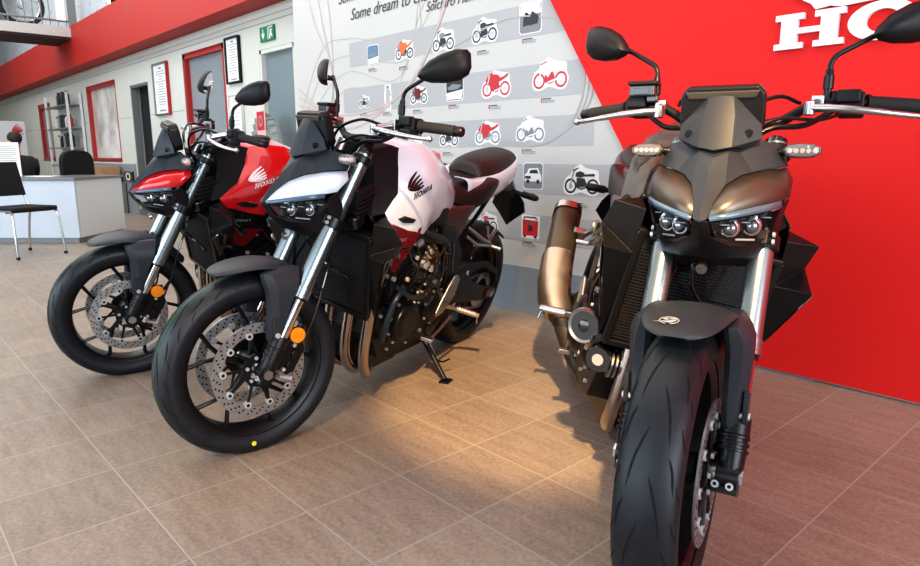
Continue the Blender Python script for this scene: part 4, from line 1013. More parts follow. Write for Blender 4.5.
for nm, x, z, r, y0, s, nb, dp in (('alternator_cover', .84, .37, .098, .150, 1, 9, .052), ('sprocket_cover', .585, .375, .082, .148, 1, 7, .030), ('clutch_cover', .64, .37, .115, .150, -1, 11, .055), ('crank_cover', .865, .36, .072, .150, -1, 7, .035), ('water_pump', .72, .46, .040, .150, 1, 4, .045)):
    o, b = cover(nm, x, z, r, y0, s, nb, depth=dp)
random.seed(11)
for s in S2:
    for (x, z) in ((1.0, .58), (.96, .66), (.90, .56), (.86, .64), (.98, .50), (.90, .70), (1.03, .66), (.80, .53), (.70, .50), (.66, .28), (.76, .25), (.90, .26), (.50, .46), (.99, .42), (.62, .49)):
        y_ = .182 if z > .54 else .152; MB().cyl((x, s * y_ * .98, z), (x, s * (y_ + .008), z), random.choice((.007, .009, .006)), n=6).build('engine_bolt', M['bolt_zinc'], EN)
# throttle bodies and clutter between head and tank
tb = MB()
for y_ in (-.135, -.045, .045, .135): tb.cyl((.82, y_, .68), (.74, y_, .74), .030, n=20); tb.cyl((.84, y_, .67), (.82, y_, .68), .034, n=20)
tb.cyl((.74, -.165, .70), (.74, .165, .70), .012, n=12); tb.box((.68, 0, .76), (.16, .28, .08))
tb.build('throttle_bodies', M['engine_black'], root, bevel=.002)
for s in S2:
    for sh_ in (MB().cyl((.78, s * .165, .60), (.78, s * .19, .60), .018, n=12), MB().box((.70, s * .155, .63), (.05, .02, .035)), MB().box((.84, s * .17, .69), (.04, .016, .02), (0, .4, 0)), MB().cyl((.66, s * .15, .56), (.70, s * .17, .56), .010, n=10)):
        sh_.build('engine_fitting', M['bolt_zinc'], root, bevel=.002)
cable('engine_hose', [(.98, .185, .55), (.90, .20, .50), (.84, .195, .48), (.76, .185, .46)], .010, 'blue_hose', False)
cable('engine_hose', [(.97, .165, .32), (.99, .185, .40), (.98, .19, .48), (.93, .19, .54)], .014, 'blue_hose', False)
cable('engine_hose', [(.72, .165, .66), (.66, .175, .60), (.70, .18, .54), (.78, .18, .52)], .007, 'gloss_black', False)
cable('engine_hose', [(.60, .16, .66), (.56, .165, .56), (.60, .17, .47), (.58, .17, .42)], .006, 'gloss_black', False)
cable('engine_hose', [(.86, -.17, .62), (.78, -.18, .56), (.72, -.18, .50), (.70, -.17, .44)], .009, 'gloss_black', False)
random.seed(5)
for k in range(5):
    y_ = .17 + .008 * k; cable('engine_hose', [(.95 - .07 * k, y_, .72 - .02 * k), (.90 - .06 * k, y_ + .012, .64), (.84 - .05 * k, y_ + .01, .60 + .02 * k), (.80 - .06 * k, y_ - .01, .54)], .0045, 'gloss_black', False)
# horn and oil filter at the right front
hn = MB(); hd_ = V(.80, -.60, -.05).normalized(); hc = V(1.02, -.214, .452)
hn.tube([hc - hd_ * .03, hc, hc + hd_ * .001, hc + hd_ * .012], [.030, .046, .046, .046], 36, m=0); hn.tube([hc + hd_ * .012, hc + hd_ * .015], [.018, .012], 24, m=0)
HN = hn.build('horn', M['gloss_black'], root, sharp=30)
u_ = hd_.cross(V(0, 0, 1)).normalized(); w2 = u_.cross(hd_); n = 40; vs = []
for k in range(n):
    a = 2 * PI * k / n; dr_ = u_ * math.cos(a) + w2 * math.sin(a)
    vs += [hc + dr_ * .040 + hd_ * .012, hc + dr_ * .047 + hd_ * .016, hc + dr_ * .050 + hd_ * .010, hc + dr_ * .049]
MB().add(vs, [(4 * k + j, 4 * k + (j + 1) % 4, (4 * ((k + 1) % n)) + (j + 1) % 4, 4 * ((k + 1) % n) + j) for k in range(n) for j in range(4)]).build('horn_ring', M['aluminium'], HN)
of = MB(); oc = V(1.085, -.170, .382); od = V(.88, -.45, -.1).normalized(); of.tube([oc - od * .10, oc - od * .012, oc], [.038, .038, .034], 30, m=0)
of.tube([oc, oc + od * .0012], .016, 20, m=1); OF = of.build('oil_filter', [M['gloss_black'], M['decal_grey']], root, sharp=30)
rg = MB()
for k in range(4): c0 = V(1.06 + .0 * k, -.135 + .012 * k, .375); rg.cyl(c0, c0 + V(0, .006, 0), .040, n=30)
rg.build('pump_clamp', M['aluminium'], root)

# exhaust headers
for y_ in (.160, .077, -.006, -.090):
    h = MB().curve([(1.00, y_, .615), (1.055, y_, .590), (1.085, y_ * 1.02, .52), (1.085, y_ * 1.04, .42), (1.078, y_ * 1.03, .32), (1.055, y_, .245), (1.00, y_ * .9, .185), (.92, y_ * .6, .150), (.84, y_ * .35, .140)], .0195, 20, 7)
    h.build('exhaust_header', M['header_steel'], root)
cb = MB().curve([(.88, 0, .142), (.70, -.01, .125), (.55, -.05, .135), (.46, -.12, .18), (.38, -.175, .25), (.32, -.205, .30)], [.055] * 8 + [.048] * 8 + [.036] * 15, 20, 6)
cb.build('exhaust_collector', M['exhaust_dark'], root)
# silencer
def srect(c, hw, hh, d, n=20, pw=3.2):
    """rounded section perpendicular to d"""
    d = Vector(d).normalized(); u = d.cross(V(0, 0, 1)).normalized() ; u = V(0, 1, 0) - d * d.y; u.normalize(); w = u.cross(d); out = []
    for k in range(n):
        a = 2 * PI * k / n; ca, sa = math.cos(a), math.sin(a); q = (abs(ca) ** pw + abs(sa) ** pw) ** (-1 / pw); out.append(Vector(c) + u * hw * ca * q + w * hh * sa * q)
    return out
path = [((.335, -.195, .285), .040, .042), ((.27, -.222, .320), .052, .055), ((.19, -.244, .385), .060, .070), ((.11, -.250, .46), .060, .078), ((.02, -.249, .550), .060, .078), ((-.06, -.248, .635), .058, .074), ((-.082, -.248, .658), .052, .066)]
si = MB().loft([srect(c, a, b_, (-.70, -.05, .72)) for c, a, b_ in path])
SI = si.build('silencer', M['exhaust_dark'], root, sharp=50)
MB().loft([srect(c, a, b_, (-.70, 0, .72)) for c, a, b_ in (((-.072, -.248, .648), .060, .075), ((-.093, -.248, .672), .058, .072), ((-.099, -.248, .678), .044, .056), ((-.085, -.248, .662), .038, .048))], cap=False).build('end_cap', M['header_steel'], SI, sharp=40)
hs = MB(); pth = [((.30, -.214, .300), .052, .052), ((.23, -.240, .345), .062, .070), ((.16, -.252, .41), .0645, .079), ((.09, -.2545, .485), .0635, .080)]
hs.loft([srect(c, a, b_, (-.70, -.05, .72)) for c, a, b_ in pth]); hs.build('heat_shield', M['exhaust_metal'], SI, sharp=50)
MB().box((.05, -.19, .60), (.03, .05, .05), (0, .7, 0)).tube([(.05, -.17, .60), (.16, -.13, .66), (.26, -.12, .70)], [.012, .010, .012], 8).build('silencer_hanger', M['aluminium'], root, bevel=.003)

# swingarm, shock, chain, rear wheel
sw = MB()
for s in S2:
    yy_ = s * .128
    sw.prism([(.50, .43), (.50, .34), (.30, .325), (.02, .275), (-.05, .285), (-.05, .335), (.04, .355), (.18, .40), (.30, .47), (.40, .475)], yy_ - .018, yy_ + .018)
    sw.box((-.015, s * .150, .313), (.085, .010, .05))
sw.box((.42, 0, .40), (.10, .26, .12)).cyl((.50, -.15, .385), (.50, .15, .385), .035, n=24)
SWA = sw.build('swingarm', M['satin_black'], root, bevel=.006)
MB().cyl((0, -.165, .315), (0, .165, .315), .012, n=20).cyl((0, .155, .315), (0, .172, .315), .019, n=6).cyl((0, -.172, .315), (0, -.155, .315), .019, n=6).box((-.055, .152, .313), (.012, .014, .030)).box((-.055, -.152, .313), (.012, .014, .030)).build('rear_axle', M['aluminium'], SWA)
MB().prism([(.44, .50), (.30, .515), (.10, .50), (-.06, .43), (-.10, .36), (-.08, .36), (-.04, .41), (.10, .465), (.30, .48), (.44, .46)], .098, .150).build('chain_guard', M['black_plastic'], root, bevel=.004)
chn = MB(); ptc = [(.585, .415), (.30, .405), (0, .408), (-.06, .385), (-.092, .315), (-.06, .25), (0, .222), (.30, .285), (.56, .335), (.62, .375)]
loop = [V(a, .105, b_) for a, b_ in smooth2(ptc, 6, True)]
for k in range(0, len(loop)):
    a, b_ = loop[k], loop[(k + 1) % len(loop)]; chn.tube([a, b_], .0075, 6)
chn.build('chain', M['steel_grey'], root)
rwheel = rim_mb(0, .316, .150, .2310, hub=.045, hw=.07).build('rear_wheel', M['satin_black'], root)
tyre_mb(0, .316, .180, .2310, pitches=11, gw=.006).build('tyre', [M['rubber'], M['groove']], rwheel)
disc_mb(0, .316, -.075, .120, .080, -1, 6, True).build('brake_disc', DM, rwheel)
disc_mb(0, .316, .105, .095, .062, 1, 6, False, False).build('sprocket', DM, rwheel)
MB().prism([(.10, .30), (.16, .33), (.16, .38), (.09, .39), (.07, .34)], -.100, -.055).build('brake_caliper', M['satin_black'], root, bevel=.006)
hg = MB(); rings = []
for dg in range(60, 131, 10):
    a = math.radians(dg); rings.append([V(.336 * math.cos(a), .09 * k, .316 + (.336 - .03 * k * k) * math.sin(a)) for k in (-1, -.6, 0, .6, 1)])
hg.loft(rings, closed=False, cap=False); hg.build('rear_hugger', M['black_plastic'], root, solid=.004, sub=1, sharp=60)
sh = MB().cyl((.42, 0, .36), (.36, 0, .66), .016, n=16)
for k in range(9):
    t = k / 9; c0 = V(.415 - .055 * t, 0, .40 + .23 * t); sh.lathe([(.030, -.006), (.037, 0), (.030, .006)], c0, 'z', 24)
sh.build('shock_absorber', M['gold'], root)
# foot controls
for s in S2:
    pl = MB().prism([(.462, .502), (.432, .478), (.448, .405), (.53, .338), (.585, .330), (.590, .350), (.560, .405), (.512, .472), (.485, .50)], s * .172, s * .182)
    HP = pl.build('heel_plate', M['aluminium'], root, bevel=.003)
    pg = MB().tube([(.50, s * .168, .36), (.455, s * .205, .350), (.453, s * .207, .350), (.405, s * .296, .338)], [.009, .009, .013, .012], 12)
    for k in range(7): pg.cyl((.447 - .0054 * k, s * (.215 + .010 * k), .3485 - .0013 * k), (.4445 - .0054 * k, s * (.220 + .010 * k), .348 - .0013 * k), .0145, n=10)
    PG = pg.build('footpeg', M['aluminium'], root); MB().cyl((.407, s * .290, .335), (.405, s * .296, .300), .004, n=8).build('peg_feeler', M['aluminium'], PG)
    hgp = MB()
    for a, b_ in (((.38, .695), (.24, .635)), ((.24, .635), (.12, .592)), ((.12, .592), (.085, .66)), ((.12, .592), (.19, .68)), ((.38, .655), (.26, .60)), ((.26, .60), (.12, .580))): hgp.tube([(a[0], s * .135, a[1]), (b_[0], s * .148, b_[1])], .0085, 8)
    hgp.tube([(.11, s * .15, .578), (.10, s * .20, .575)], .010, 10)
    hgp.build('passenger_hanger', M['aluminium'], root)
MB().curve([(.44, .178, .30), (.52, .182, .265), (.60, .188, .245), (.66, .195, .255)], .0075, 10).box((.672, .205, .262), (.03, .05, .016), (0, 0, .2)).build('gear_lever', M['aluminium'], root, bevel=.002)
MB().curve([(.44, -.178, .30), (.52, -.182, .265), (.60, -.190, .250)], .0075, 10).box((.615, -.20, .256), (.03, .04, .014)).build('brake_pedal', M['aluminium'], root, bevel=.002)
# side stand, down
ss = MB().tube([(.58, .12, .235), (.585, .20, .165), (.60, .294, .088)], [.015, .012, .010], 12); ss.box((.60, .300, .0815), (.055, .045, .008), (.25, 0, .1))
SS = ss.build('side_stand', M['satin_black'], root, bevel=.002)
MB().tube([(.588, .225, .145), (.560, .25, .140), (.53, .262, .150)], .004, 8).build('stand_lug', M['satin_black'], SS)
MB().curve([(.575, .135, .240), (.575, .18, .195), (.58, .21, .165)], .0055, 8).build('stand_spring', M['aluminium'], SS)

# seats, tail
seat = [
 [(.60, 0, .925), (.60, .045, .915), (.59, .075, .885), (.60, .085, .84)],
 [(.53, 0, .900), (.53, .060, .892), (.52, .095, .865), (.52, .110, .80)],
 [(.43, 0, .878), (.43, .090, .872), (.42, .130, .845), (.42, .140, .78)],
 [(.34, 0, .872), (.34, .115, .870), (.33, .158, .876), (.34, .154, .79)],
 [(.26, 0, .895), (.26, .130, .906), (.245, .167, .908), (.26, .156, .82)],
 [(.24, 0, .90), (.21, .125, .908), (.190, .160, .910), (.21, .152, .85)]]
st_ = rows(MB(), seat).build('rider_seat', M['seat_vinyl'], root, sharp=180, solid=.01, sub=2)
side = [[(.64, .128, .76), (.63, .142, .70), (.60, .150, .64)], [(.54, .120, .80), (.53, .145, .73), (.50, .150, .62)], [(.44, .142, .80), (.45, .148, .74), (.46, .150, .68)], [(.34, .150, .80), (.38, .146, .77), (.42, .148, .75)]]
sm_ = mat('seat_side', (.055, .028, .024), .4, 0, .2)
for s in S2: rows(MB(), [[(a, s * b_, c) for a, b_, c in r_] for r_ in side], False).build('side_cover', sm_, root, sharp=180, solid=.004, sub=1)
pil = [
 [(.262, 0, .898), (.262, .050, .896), (.262, .070, .894)],
 [(.252, 0, .948), (.252, .064, .940), (.262, .084, .902)],
 [(.22, 0, .972), (.21, .084, .960), (.20, .110, .905)],
 [(.09, 0, .995), (.08, .086, .986), (.07, .112, .935)],
 [(-.05, 0, 1.014), (-.06, .074, 1.006), (-.07, .094, .965)],
 [(-.135, 0, 1.018), (-.14, .056, 1.010), (-.145, .070, .985)],
 [(-.160, 0, .990), (-.16, .045, .987), (-.160, .060, .980)]]
rows(MB(), pil).build('passenger_seat', M['seat_vinyl'], root, sharp=180, solid=.008, sub=2)
tail = [
 [(.42, .04, .900), (.42, .100, .908), (.42, .122, .880), (.42, .120, .820)],
 [(.30, .05, .875), (.30, .110, .905), (.29, .132, .875), (.30, .125, .795)],
 [(.14, .05, .915), (.14, .122, .928), (.12, .140, .890), (.14, .126, .815)],
 [(-.02, .05, .950), (-.02, .108, .962), (-.04, .124, .915), (-.02, .108, .845)],
 [(-.14, .04, .975), (-.14, .084, .990), (-.16, .098, .940), (-.14, .084, .870)],
 [(-.215, .0, .990), (-.21, .045, 1.000), (-.235, .055, .950), (-.225, .046, .888)],
 [(-.240, .0, .985), (-.240, .018, .990), (-.262, .020, .945), (-.250, .018, .888)]]
tl = rows(MB(), tail).build('tail_cowl', M['white_paint'], root, sharp=180, solid=.005, sub=2); PAINT[tl.name] = 1
crease(tl, lambda e: e.is_boundary, .9)
MB().add([(.25, .03, .84), (-.18, .03, .90), (-.22, .03, .925), (.25, .11, .82), (-.10, .07, .87), (-.235, .03, .925)], [(0, 3, 4, 1)]).mir().build('undertail', M['black_plastic'], root, solid=.01)
MB().box((-.243, 0, .935), (.014, .075, .022), (0, .2, 0)).build('tail_light', mat('tail_red', (.35, .005, .005), .15, 0, 1), root, bevel=.005)
# number-plate bracket with rear indicators
lb = MB().prism([(-.10, .885), (-.17, .885), (-.30, .80), (-.34, .745), (-.37, .745), (-.345, .79), (-.20, .90)], -.035, .035)
lb.add([(-.30, .055, .80), (-.30, -.055, .80), (-.355, -.085, .74), (-.365, -.10, .69), (-.385, -.05, .64), (-.40, 0, .585), (-.385, .05, .64), (-.365, .10, .69), (-.355, .085, .74),
        (-.312, .055, .80), (-.312, -.055, .80), (-.367, -.085, .74), (-.377, -.10, .69), (-.397, -.05, .64), (-.412, 0, .585), (-.397, .05, .64), (-.377, .10, .69), (-.367, .085, .74)],
       [tuple(range(9)), tuple(range(17, 8, -1))] + [(i, i + 9, (i + 1) % 9 + 9, (i + 1) % 9) for i in range(9)])
LBK = lb.build('plate_bracket', M['gloss_black'], root, bevel=.003)
MB().box((-.37, 0, .70), (.012, .05, .02)).build('rear_reflector', M['plate_red'], LBK, bevel=.002)
for s in S2:
    ri = MB().tube([(-.29, s * .03, .795), (-.295, s * .08, .792), (-.296, s * .095, .792), (-.300, s * .165, .790), (-.302, s * .180, .790)], [.012, .010, .018, .017, .008], 12)
    ri.build('indicator', M['satin_black'], root)

for o in list(root.children):
    if o.name.split('.')[0] in ('headlight_brow', 'upper_cowl', 'headlight_housing', 'headlamp', 'light_strip'):
        for q in [o] + list(o.children):
            for v_ in q.data.vertices:
                if v_.co.x > 1.2: v_.co.x -= .11 * (v_.co.x - 1.2)
# ---- assemble the three machines
ALLP = [o for o in root.children]
poses = [((-2.552, 2.228, 0), (-14.402, .059, -69.778), -23.621), ((-3.184, 2.281, 0), (-12.699, .228, -88.536), -10.428), ((-1.693, 2.269, 0), (-12.876, -.287, -47.456), -26.962)]
labels = ['white and dark grey naked motorcycle, in the middle of the three on the tiles', 'bright red naked motorcycle standing beside the reception desk', 'matte graphite naked motorcycle close to the camera in front of the red wall']
def steerM(dg): return Matrix.Translation((1.553, 0, 0)) @ Matrix.Rotation(math.radians(dg), 4, AXD) @ Matrix.Translation((-1.553, 0, 0))
paints = [('white_paint', 'decal_black', 'plate_red'), ('red_paint', 'decal_white', 'gloss_black'), ('graphite_paint', 'exhaust_dark', 'gloss_black')]
def setmat(o, key, bi):
    k = PAINT.get(key)
    if k is None: return
    sl = o.material_slots[0]; sl.link = 'OBJECT'; sl.material = M[paints[bi][k - 1]]
def kids(o): return [c for c in ALLO if c.parent == o]
ALLO = list(SC.objects)
tree = [(p, [(c, kids(c)) for c in kids(p)]) for p in ALLP]
roots = []
for bi, (loc, rt_, st_ang) in enumerate(poses):
    r = root if bi == 0 else root.copy()
    if bi: COL.objects.link(r)
    roots.append(r)
    r.location = loc; r.rotation_euler = tuple(math.radians(a) for a in rt_)
    r['label'] = labels[bi]; r['category'] = 'motorcycle'
    r['_'] = 0; del r['_']
    for p, ch in tree:
        q = p if bi == 0 else p.copy()
        if bi: COL.objects.link(q); q.parent = r
        key = p.name
        q['__k'] = key; del q['__k']
        if key in ST: q.matrix_local = steerM(st_ang)
        setmat(q, key, bi)
        for c, _ in ch:
            d = c if bi == 0 else c.copy()
            if bi: COL.objects.link(d); d.parent = q
            setmat(d, c.name, bi)
            if bi == 0: pass
# production marks on the two tyres seen from the side: yellow dot and thin green stripe
for bi, ang in ((0, -88), (1, 118)):
    tyre_par = [c for c in roots[bi].children if c.name.startswith('front_wheel')][0]
    a = math.radians(ang); c = V(1.455 + .254 * math.cos(a), .0590, .300 + .254 * math.sin(a))
    MB().cyl(c, c + V(0, .003, 0), .0075, n=16).build('paint_dot', M['yellow_dot'], tyre_par)
    pr = tyre_prof(.300, .120, .2310); (ra, ya), (rb, yb) = pr[7], pr[8]
    MB().lathe([(.3006, .0020), (.3007, .0042)], (1.455, 0, .300), 'y', 120).build('green_stripe', M['green_line'], tyre_par)
# round wing mark on the front fender of the graphite machine
for bi in (0,):
    pass
fdr = [c for c in roots[2].children if c.name.startswith('front_fender')][0]
em = MB(); 
def fp(u, v): 
    a = math.radians(73 - v / .345 * 57.3); rr_ = .3452 - .9 * max(0, (u * u)) * 1.2; return V(1.455 + rr_ * math.cos(a), u, .300 + rr_ * math.sin(a))
def fpoly(pts): 
    n = len(pts); em.add([fp(a - .018, b_) for a, b_ in pts], [tuple(range(n))])
n = 28
for k in range(n):
    a0, a1 = 2 * PI * k / n, 2 * PI * (k + 1) / n
    if 5 < k < 8: continue
    fpoly([(.017 * math.cos(a0), .013 * math.sin(a0)), (.017 * math.cos(a1), .013 * math.sin(a1)), (.0195 * math.cos(a1), .0155 * math.sin(a1)), (.0195 * math.cos(a0), .0155 * math.sin(a0))])
fpoly([(-.030, .008), (-.012, .007), (.004, .010), (.012, .004), (.0, .003), (-.010, .004)]); fpoly([(-.004, .002), (.012, .002), (.016, -.006), (.006, -.004)]); fpoly([(-.012, -.002), (-.002, -.001), (-.004, -.010), (-.012, -.010)]); fpoly([(.0, -.006), (.014, -.008), (.008, -.012), (-.004, -.010)])
em.build('round_emblem', M['decal_grey'], fdr, solid=.0008, offs=0)
# ---------- reception corner, mezzanine ----------
# desk: front face and side face meet at a corner towards the camera
dc = V(-8.14, 1.78, 0); u = V(-.69, -.724, 0).normalized(); v_ = V(-.724, .69, 0).normalized()
dk = empty('reception_desk', dc, 0, 'long pale blue-grey reception desk with a dark grey top', 'desk')
def slab_on(name, a0, a1, b0, b1, z0, z1, m, bevel=.003):
    P = [u * a + v_ * b for a, b in ((a0, b0), (a1, b0), (a1, b1), (a0, b1))]
    return MB().add([(p.x, p.y, z0) for p in P] + [(p.x, p.y, z1) for p in P], [(0, 1, 2, 3), (7, 6, 5, 4), (0, 4, 5, 1), (1, 5, 6, 2), (2, 6, 7, 3), (3, 7, 4, 0)]).build(name, m, dk, bevel=bevel)
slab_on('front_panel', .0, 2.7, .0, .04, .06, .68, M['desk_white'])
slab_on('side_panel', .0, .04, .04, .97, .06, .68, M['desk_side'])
slab_on('plinth', .03, 2.67, .03, .94, 0, .06, M['steel_grey'])
slab_on('worktop', -.02, 2.72, -.02, .80, .68, .71, M['desk_top'])
slab_on('worktop_return', -.02, .60, .80, .99, .68, .71, M['desk_top'])
slab_on('back_panel', .6, 2.7, .76, .80, .06, .68, M['desk_white'])
# notice stand on the desk
nt_ = empty('notice_stand', dc + u * .78 + v_ * .10 + V(0, 0, .71), math.atan2(u.y, u.x) + .35, 'white notice in a clear stand on the left end of the reception desk', 'sign')
MB().box((0, 0, .005), (.26, .10, .010)).build('foot', M['plastic_clear'], nt_)
MB().box((0, 0, .19), (.27, .008, .37)).build('sheet', M['paper'], nt_, bevel=.001)
p = MB()
for s in S2:
    for k in range(14): p.box((-.01 + .0 * k, s * .0048, .33 - .021 * k), (.19 if k % 5 else .12, .001, .005))
p.build('print', M['print_grey'], nt_)
# low papers
pp = MB().box((0, 0, .004), (.30, .21, .008)).build('paper_stack', M['paper'], None); pp.location = dc + u * .55 + v_ * .35 + V(0, 0, .7105); pp.rotation_euler = (0, 0, .9)
tag(pp, 'thin stack of white paper lying on the dark desk top', 'paper')
# office chair behind the desk
oc_ = empty('office_chair', (-9.78, 2.02, 0), math.radians(215), 'black fabric office chair with a rounded back behind the desk', 'chair')
MB().box((0, 0, .46), (.48, .48, .08)).build('seat', M['black_fabric'], oc_, bevel=.03, seg=3)
out = smooth2([(-.22, .56), (-.26, .75), (-.24, .93), (-.12, 1.00), (.12, 1.00), (.24, .93), (.26, .75), (.22, .56)], 4, True)
MB().prism(out, -.27, -.20, 'yz').build('backrest', M['black_fabric'], oc_, bevel=.02, seg=3)
MB().tube([(-.20, 0, .43), (-.26, 0, .48), (-.265, 0, .62)], .02, 10).build('back_bar', M['satin_black'], oc_)
MB().cyl((0, 0, .06), (0, 0, .43), .028).build('column', M['steel_grey'], oc_)
for k in range(5):
    a = 2 * PI * k / 5; l = MB().tube([(0, 0, .09), (.27 * math.cos(a), .27 * math.sin(a), .055)], [.026, .018], 10); L = l.build('leg', M['satin_black'], oc_)
    MB().cyl((.27 * math.cos(a) - .012, .27 * math.sin(a), .027), (.27 * math.cos(a) + .012, .27 * math.sin(a), .027), .027, n=16).build('castor', M['satin_black'], L)
# visitor chair in front of the desk
vc = empty('visitor_chair', (-7.56, 1.18, 0), math.radians(24), 'black visitor chair with chrome legs in front of the reception desk', 'chair')
MB().box((0, 0, .45), (.44, .44, .045)).build('seat', M['black_fabric'], vc, bevel=.018, seg=3)
bk = MB(); rings = []
for t in range(7):
    z = .56 + .32 * t / 6; rings.append([V(-.245 - .09 * t / 6 - .02 * (1 - (k / 3 - 1) ** 2) * -1, -.21 + .07 * k, z) for k in range(7)])
bk.loft(rings, closed=False, cap=False); bk.build('backrest', M['black_fabric'], vc, solid=.025, bevel=.008)
for s in S2:
    MB().curve([(.235, s * .235, .01), (.215, s * .225, .30), (.19, s * .215, .425), (.10, s * .21, .44), (-.16, s * .21, .44), (-.20, s * .215, .46), (-.27, s * .20, .62), (-.30, s * .19, .74)], .0115, 10, 5).build('side_frame', M['chrome'], vc)
    MB().curve([(-.30, s * .235, .01), (-.26, s * .225, .22), (-.19, s * .215, .42), (-.10, s * .21, .44)], .0115, 10, 5).build('leg', M['chrome'], vc)
    for x_ in (.235, -.30): MB().cyl((x_, s * .235, 0), (x_, s * .235, .025), .016, n=12).build('foot', M['satin_black'], vc)
MB().cyl((.10, -.21, .425), (.10, .21, .425), .010).build('crossbar', M['chrome'], vc)
# person seated behind the desk, seen from behind the shoulder
pe = empty('person', (-9.90, 1.60, -.0), math.radians(205), 'person in a dark jacket with short dark hair seated behind the reception desk', 'person')
def skin_obj(name, joints, edges, m, parent, root=0, sub=2):
    me = bpy.data.meshes.new(name); me.from_pydata([j[:3] for j in joints], edges, []); me.materials.append(m)
    o = bpy.data.objects.new(name, me); COL.objects.link(o); o.parent = parent
    o.modifiers.new('skin', 'SKIN').use_smooth_shade = True
    for i, d in enumerate(me.skin_vertices[0].data):
        r = joints[i][3]; d.radius = (r[0], r[1]) if isinstance(r, tuple) else (r, r); d.use_root = (i == root)
    md = o.modifiers.new('sub', 'SUBSURF'); md.levels = md.render_levels = sub
    return o
J = [(0, 0, .52, (.13, .16)), (.01, 0, .66, (.11, .145)), (.02, 0, .82, (.115, .165)), (.03, 0, .96, (.10, .17)), (.045, 0, 1.05, .055), (.06, 0, 1.11, .05), (.08, 0, 1.19, (.085, .072)), (.075, 0, 1.27, (.088, .075)), (.07, 0, 1.315, (.05, .045))]
E_ = [(i, i + 1) for i in range(8)]
def limb(base, pts):
    k = len(J); 
    for i, q in enumerate(pts): J.append(q); E_.append((base if i == 0 else k + i - 1, k + i))
for s in S2:
    limb(3, [(.03, s * .19, .98, .058), (.10, s * .25, .80, .045), (.18, s * .25, .72, .038), (.34, s * .16, .745, .030), (.41, s * .13, .755, (.020, .036)), (.47, s * .12, .752, (.014, .034))])
    kk = len(J) - 1
    for f_ in range(4): 
        b0 = len(J); yv = s * (.12 - .028 + .019 * f_); J.append((.500, yv, .750, .0085)); J.append((.535 + .006 * (f_ in (1, 2)), yv, .744, .0075)); E_.extend([(kk, b0), (b0, b0 + 1)])
    b0 = len(J); J.append((.445, s * .082, .748, .009)); J.append((.480, s * .070, .745, .008)); E_.extend([(kk - 1, b0), (b0, b0 + 1)])
    limb(0, [(.12, s * .10, .52, .085), (.44, s * .13, .50, .062), (.46, s * .13, .30, .050), (.43, s * .13, .09, .036), (.52, s * .13, .05, (.035, .03)), (.60, s * .13, .035, (.03, .02))])
body = skin_obj('body', J, E_, M['skin'], pe)
jk = [(0, 0, .50, (.16, .19)), (.01, 0, .66, (.14, .175)), (.02, 0, .82, (.145, .195)), (.03, 0, .95, (.125, .20)), (.04, 0, 1.045, (.085, .10))]; je = [(0, 1), (1, 2), (2, 3), (3, 4)]
for s in S2:
    b0 = len(jk); jk += [(.03, s * .20, .97, .082), (.10, s * .26, .80, .066), (.18, s * .26, .725, .058), (.33, s * .165, .745, .045)]; je += [(3, b0), (b0, b0 + 1), (b0 + 1, b0 + 2), (b0 + 2, b0 + 3)]
skin_obj('jacket', jk, je, M['dark_cloth'], pe)
tj = [(0, 0, .53, (.16, .18))]; te_ = []
for s in S2:
    b0 = len(tj); tj += [(.14, s * .105, .53, .105), (.45, s * .13, .505, .080), (.465, s * .13, .30, .066), (.435, s * .13, .10, .055)]; te_ += [(0, b0), (b0, b0 + 1), (b0 + 1, b0 + 2), (b0 + 2, b0 + 3)]
skin_obj('trousers', tj, te_, M['dark_cloth'], pe)
hr = MB().sph((.055, 0, 1.285), .098, (1.0, .86, .92), 20, 14); hr.v = [(x if x < .10 else .10 + (x - .10) * .55, y, max(z, 1.165 + max(0, x - .04) * 1.0)) for x, y, z in hr.v]
hr.build('hair', M['hair'], pe)
fc = MB().sph((.168, 0, 1.215), .014, (1, .8, 1.3), 10, 8); fc.sph((.150, .03, 1.235), .010, (.6, 1, .6), 8, 6).sph((.150, -.03, 1.235), .010, (.6, 1, .6), 8, 6)
for s in S2: fc.sph((.075, s * .080, 1.215), .022, (.7, .4, 1.2), 10, 8)
fc.box((.152, 0, 1.175), (.01, .04, .007)); fc.build('face_features', M['skin'], pe)
pe.scale = (.93, .93, .90)
st_ = empty('swivel_stool', (-9.90, 1.60, 0), 0, 'dark swivel stool under the seated person', 'stool')
MB().cyl((0, 0, .22), (0, 0, .275), .19, n=28).build('seat', M['black_fabric'], st_, bevel=.012); MB().cyl((0, 0, .02), (0, 0, .22), .025).build('column', M['steel_grey'], st_); MB().cyl((0, 0, 0), (0, 0, .025), .18, n=28).build('base', M['satin_black'], st_, bevel=.005)
# pale partition with a red wing mark behind the person
pa = empty('partition_panel', (-16, 2.1, 0), 0, 'pale grey free-standing panel with a red wing mark at the far left', 'panel')
MB().box((0, 0, .82), (.05, 1.28, 1.56)).build('board', M['desk_side'], pa, bevel=.006)
for y_ in (-.5, .5): MB().box((0, y_, .02), (.40, .06, .04)).build('foot', M['steel_grey'], pa)
wg = wing(.17); wg.v = [(.027 - b, .40 + a * 1.1, 1.38 + c) for a, b, c in wg.v]; wg.box((.0275, .50, 1.355), (.002, .22, .012)); wg.build('wing_mark', M['sign_red'], pa, flat=True)
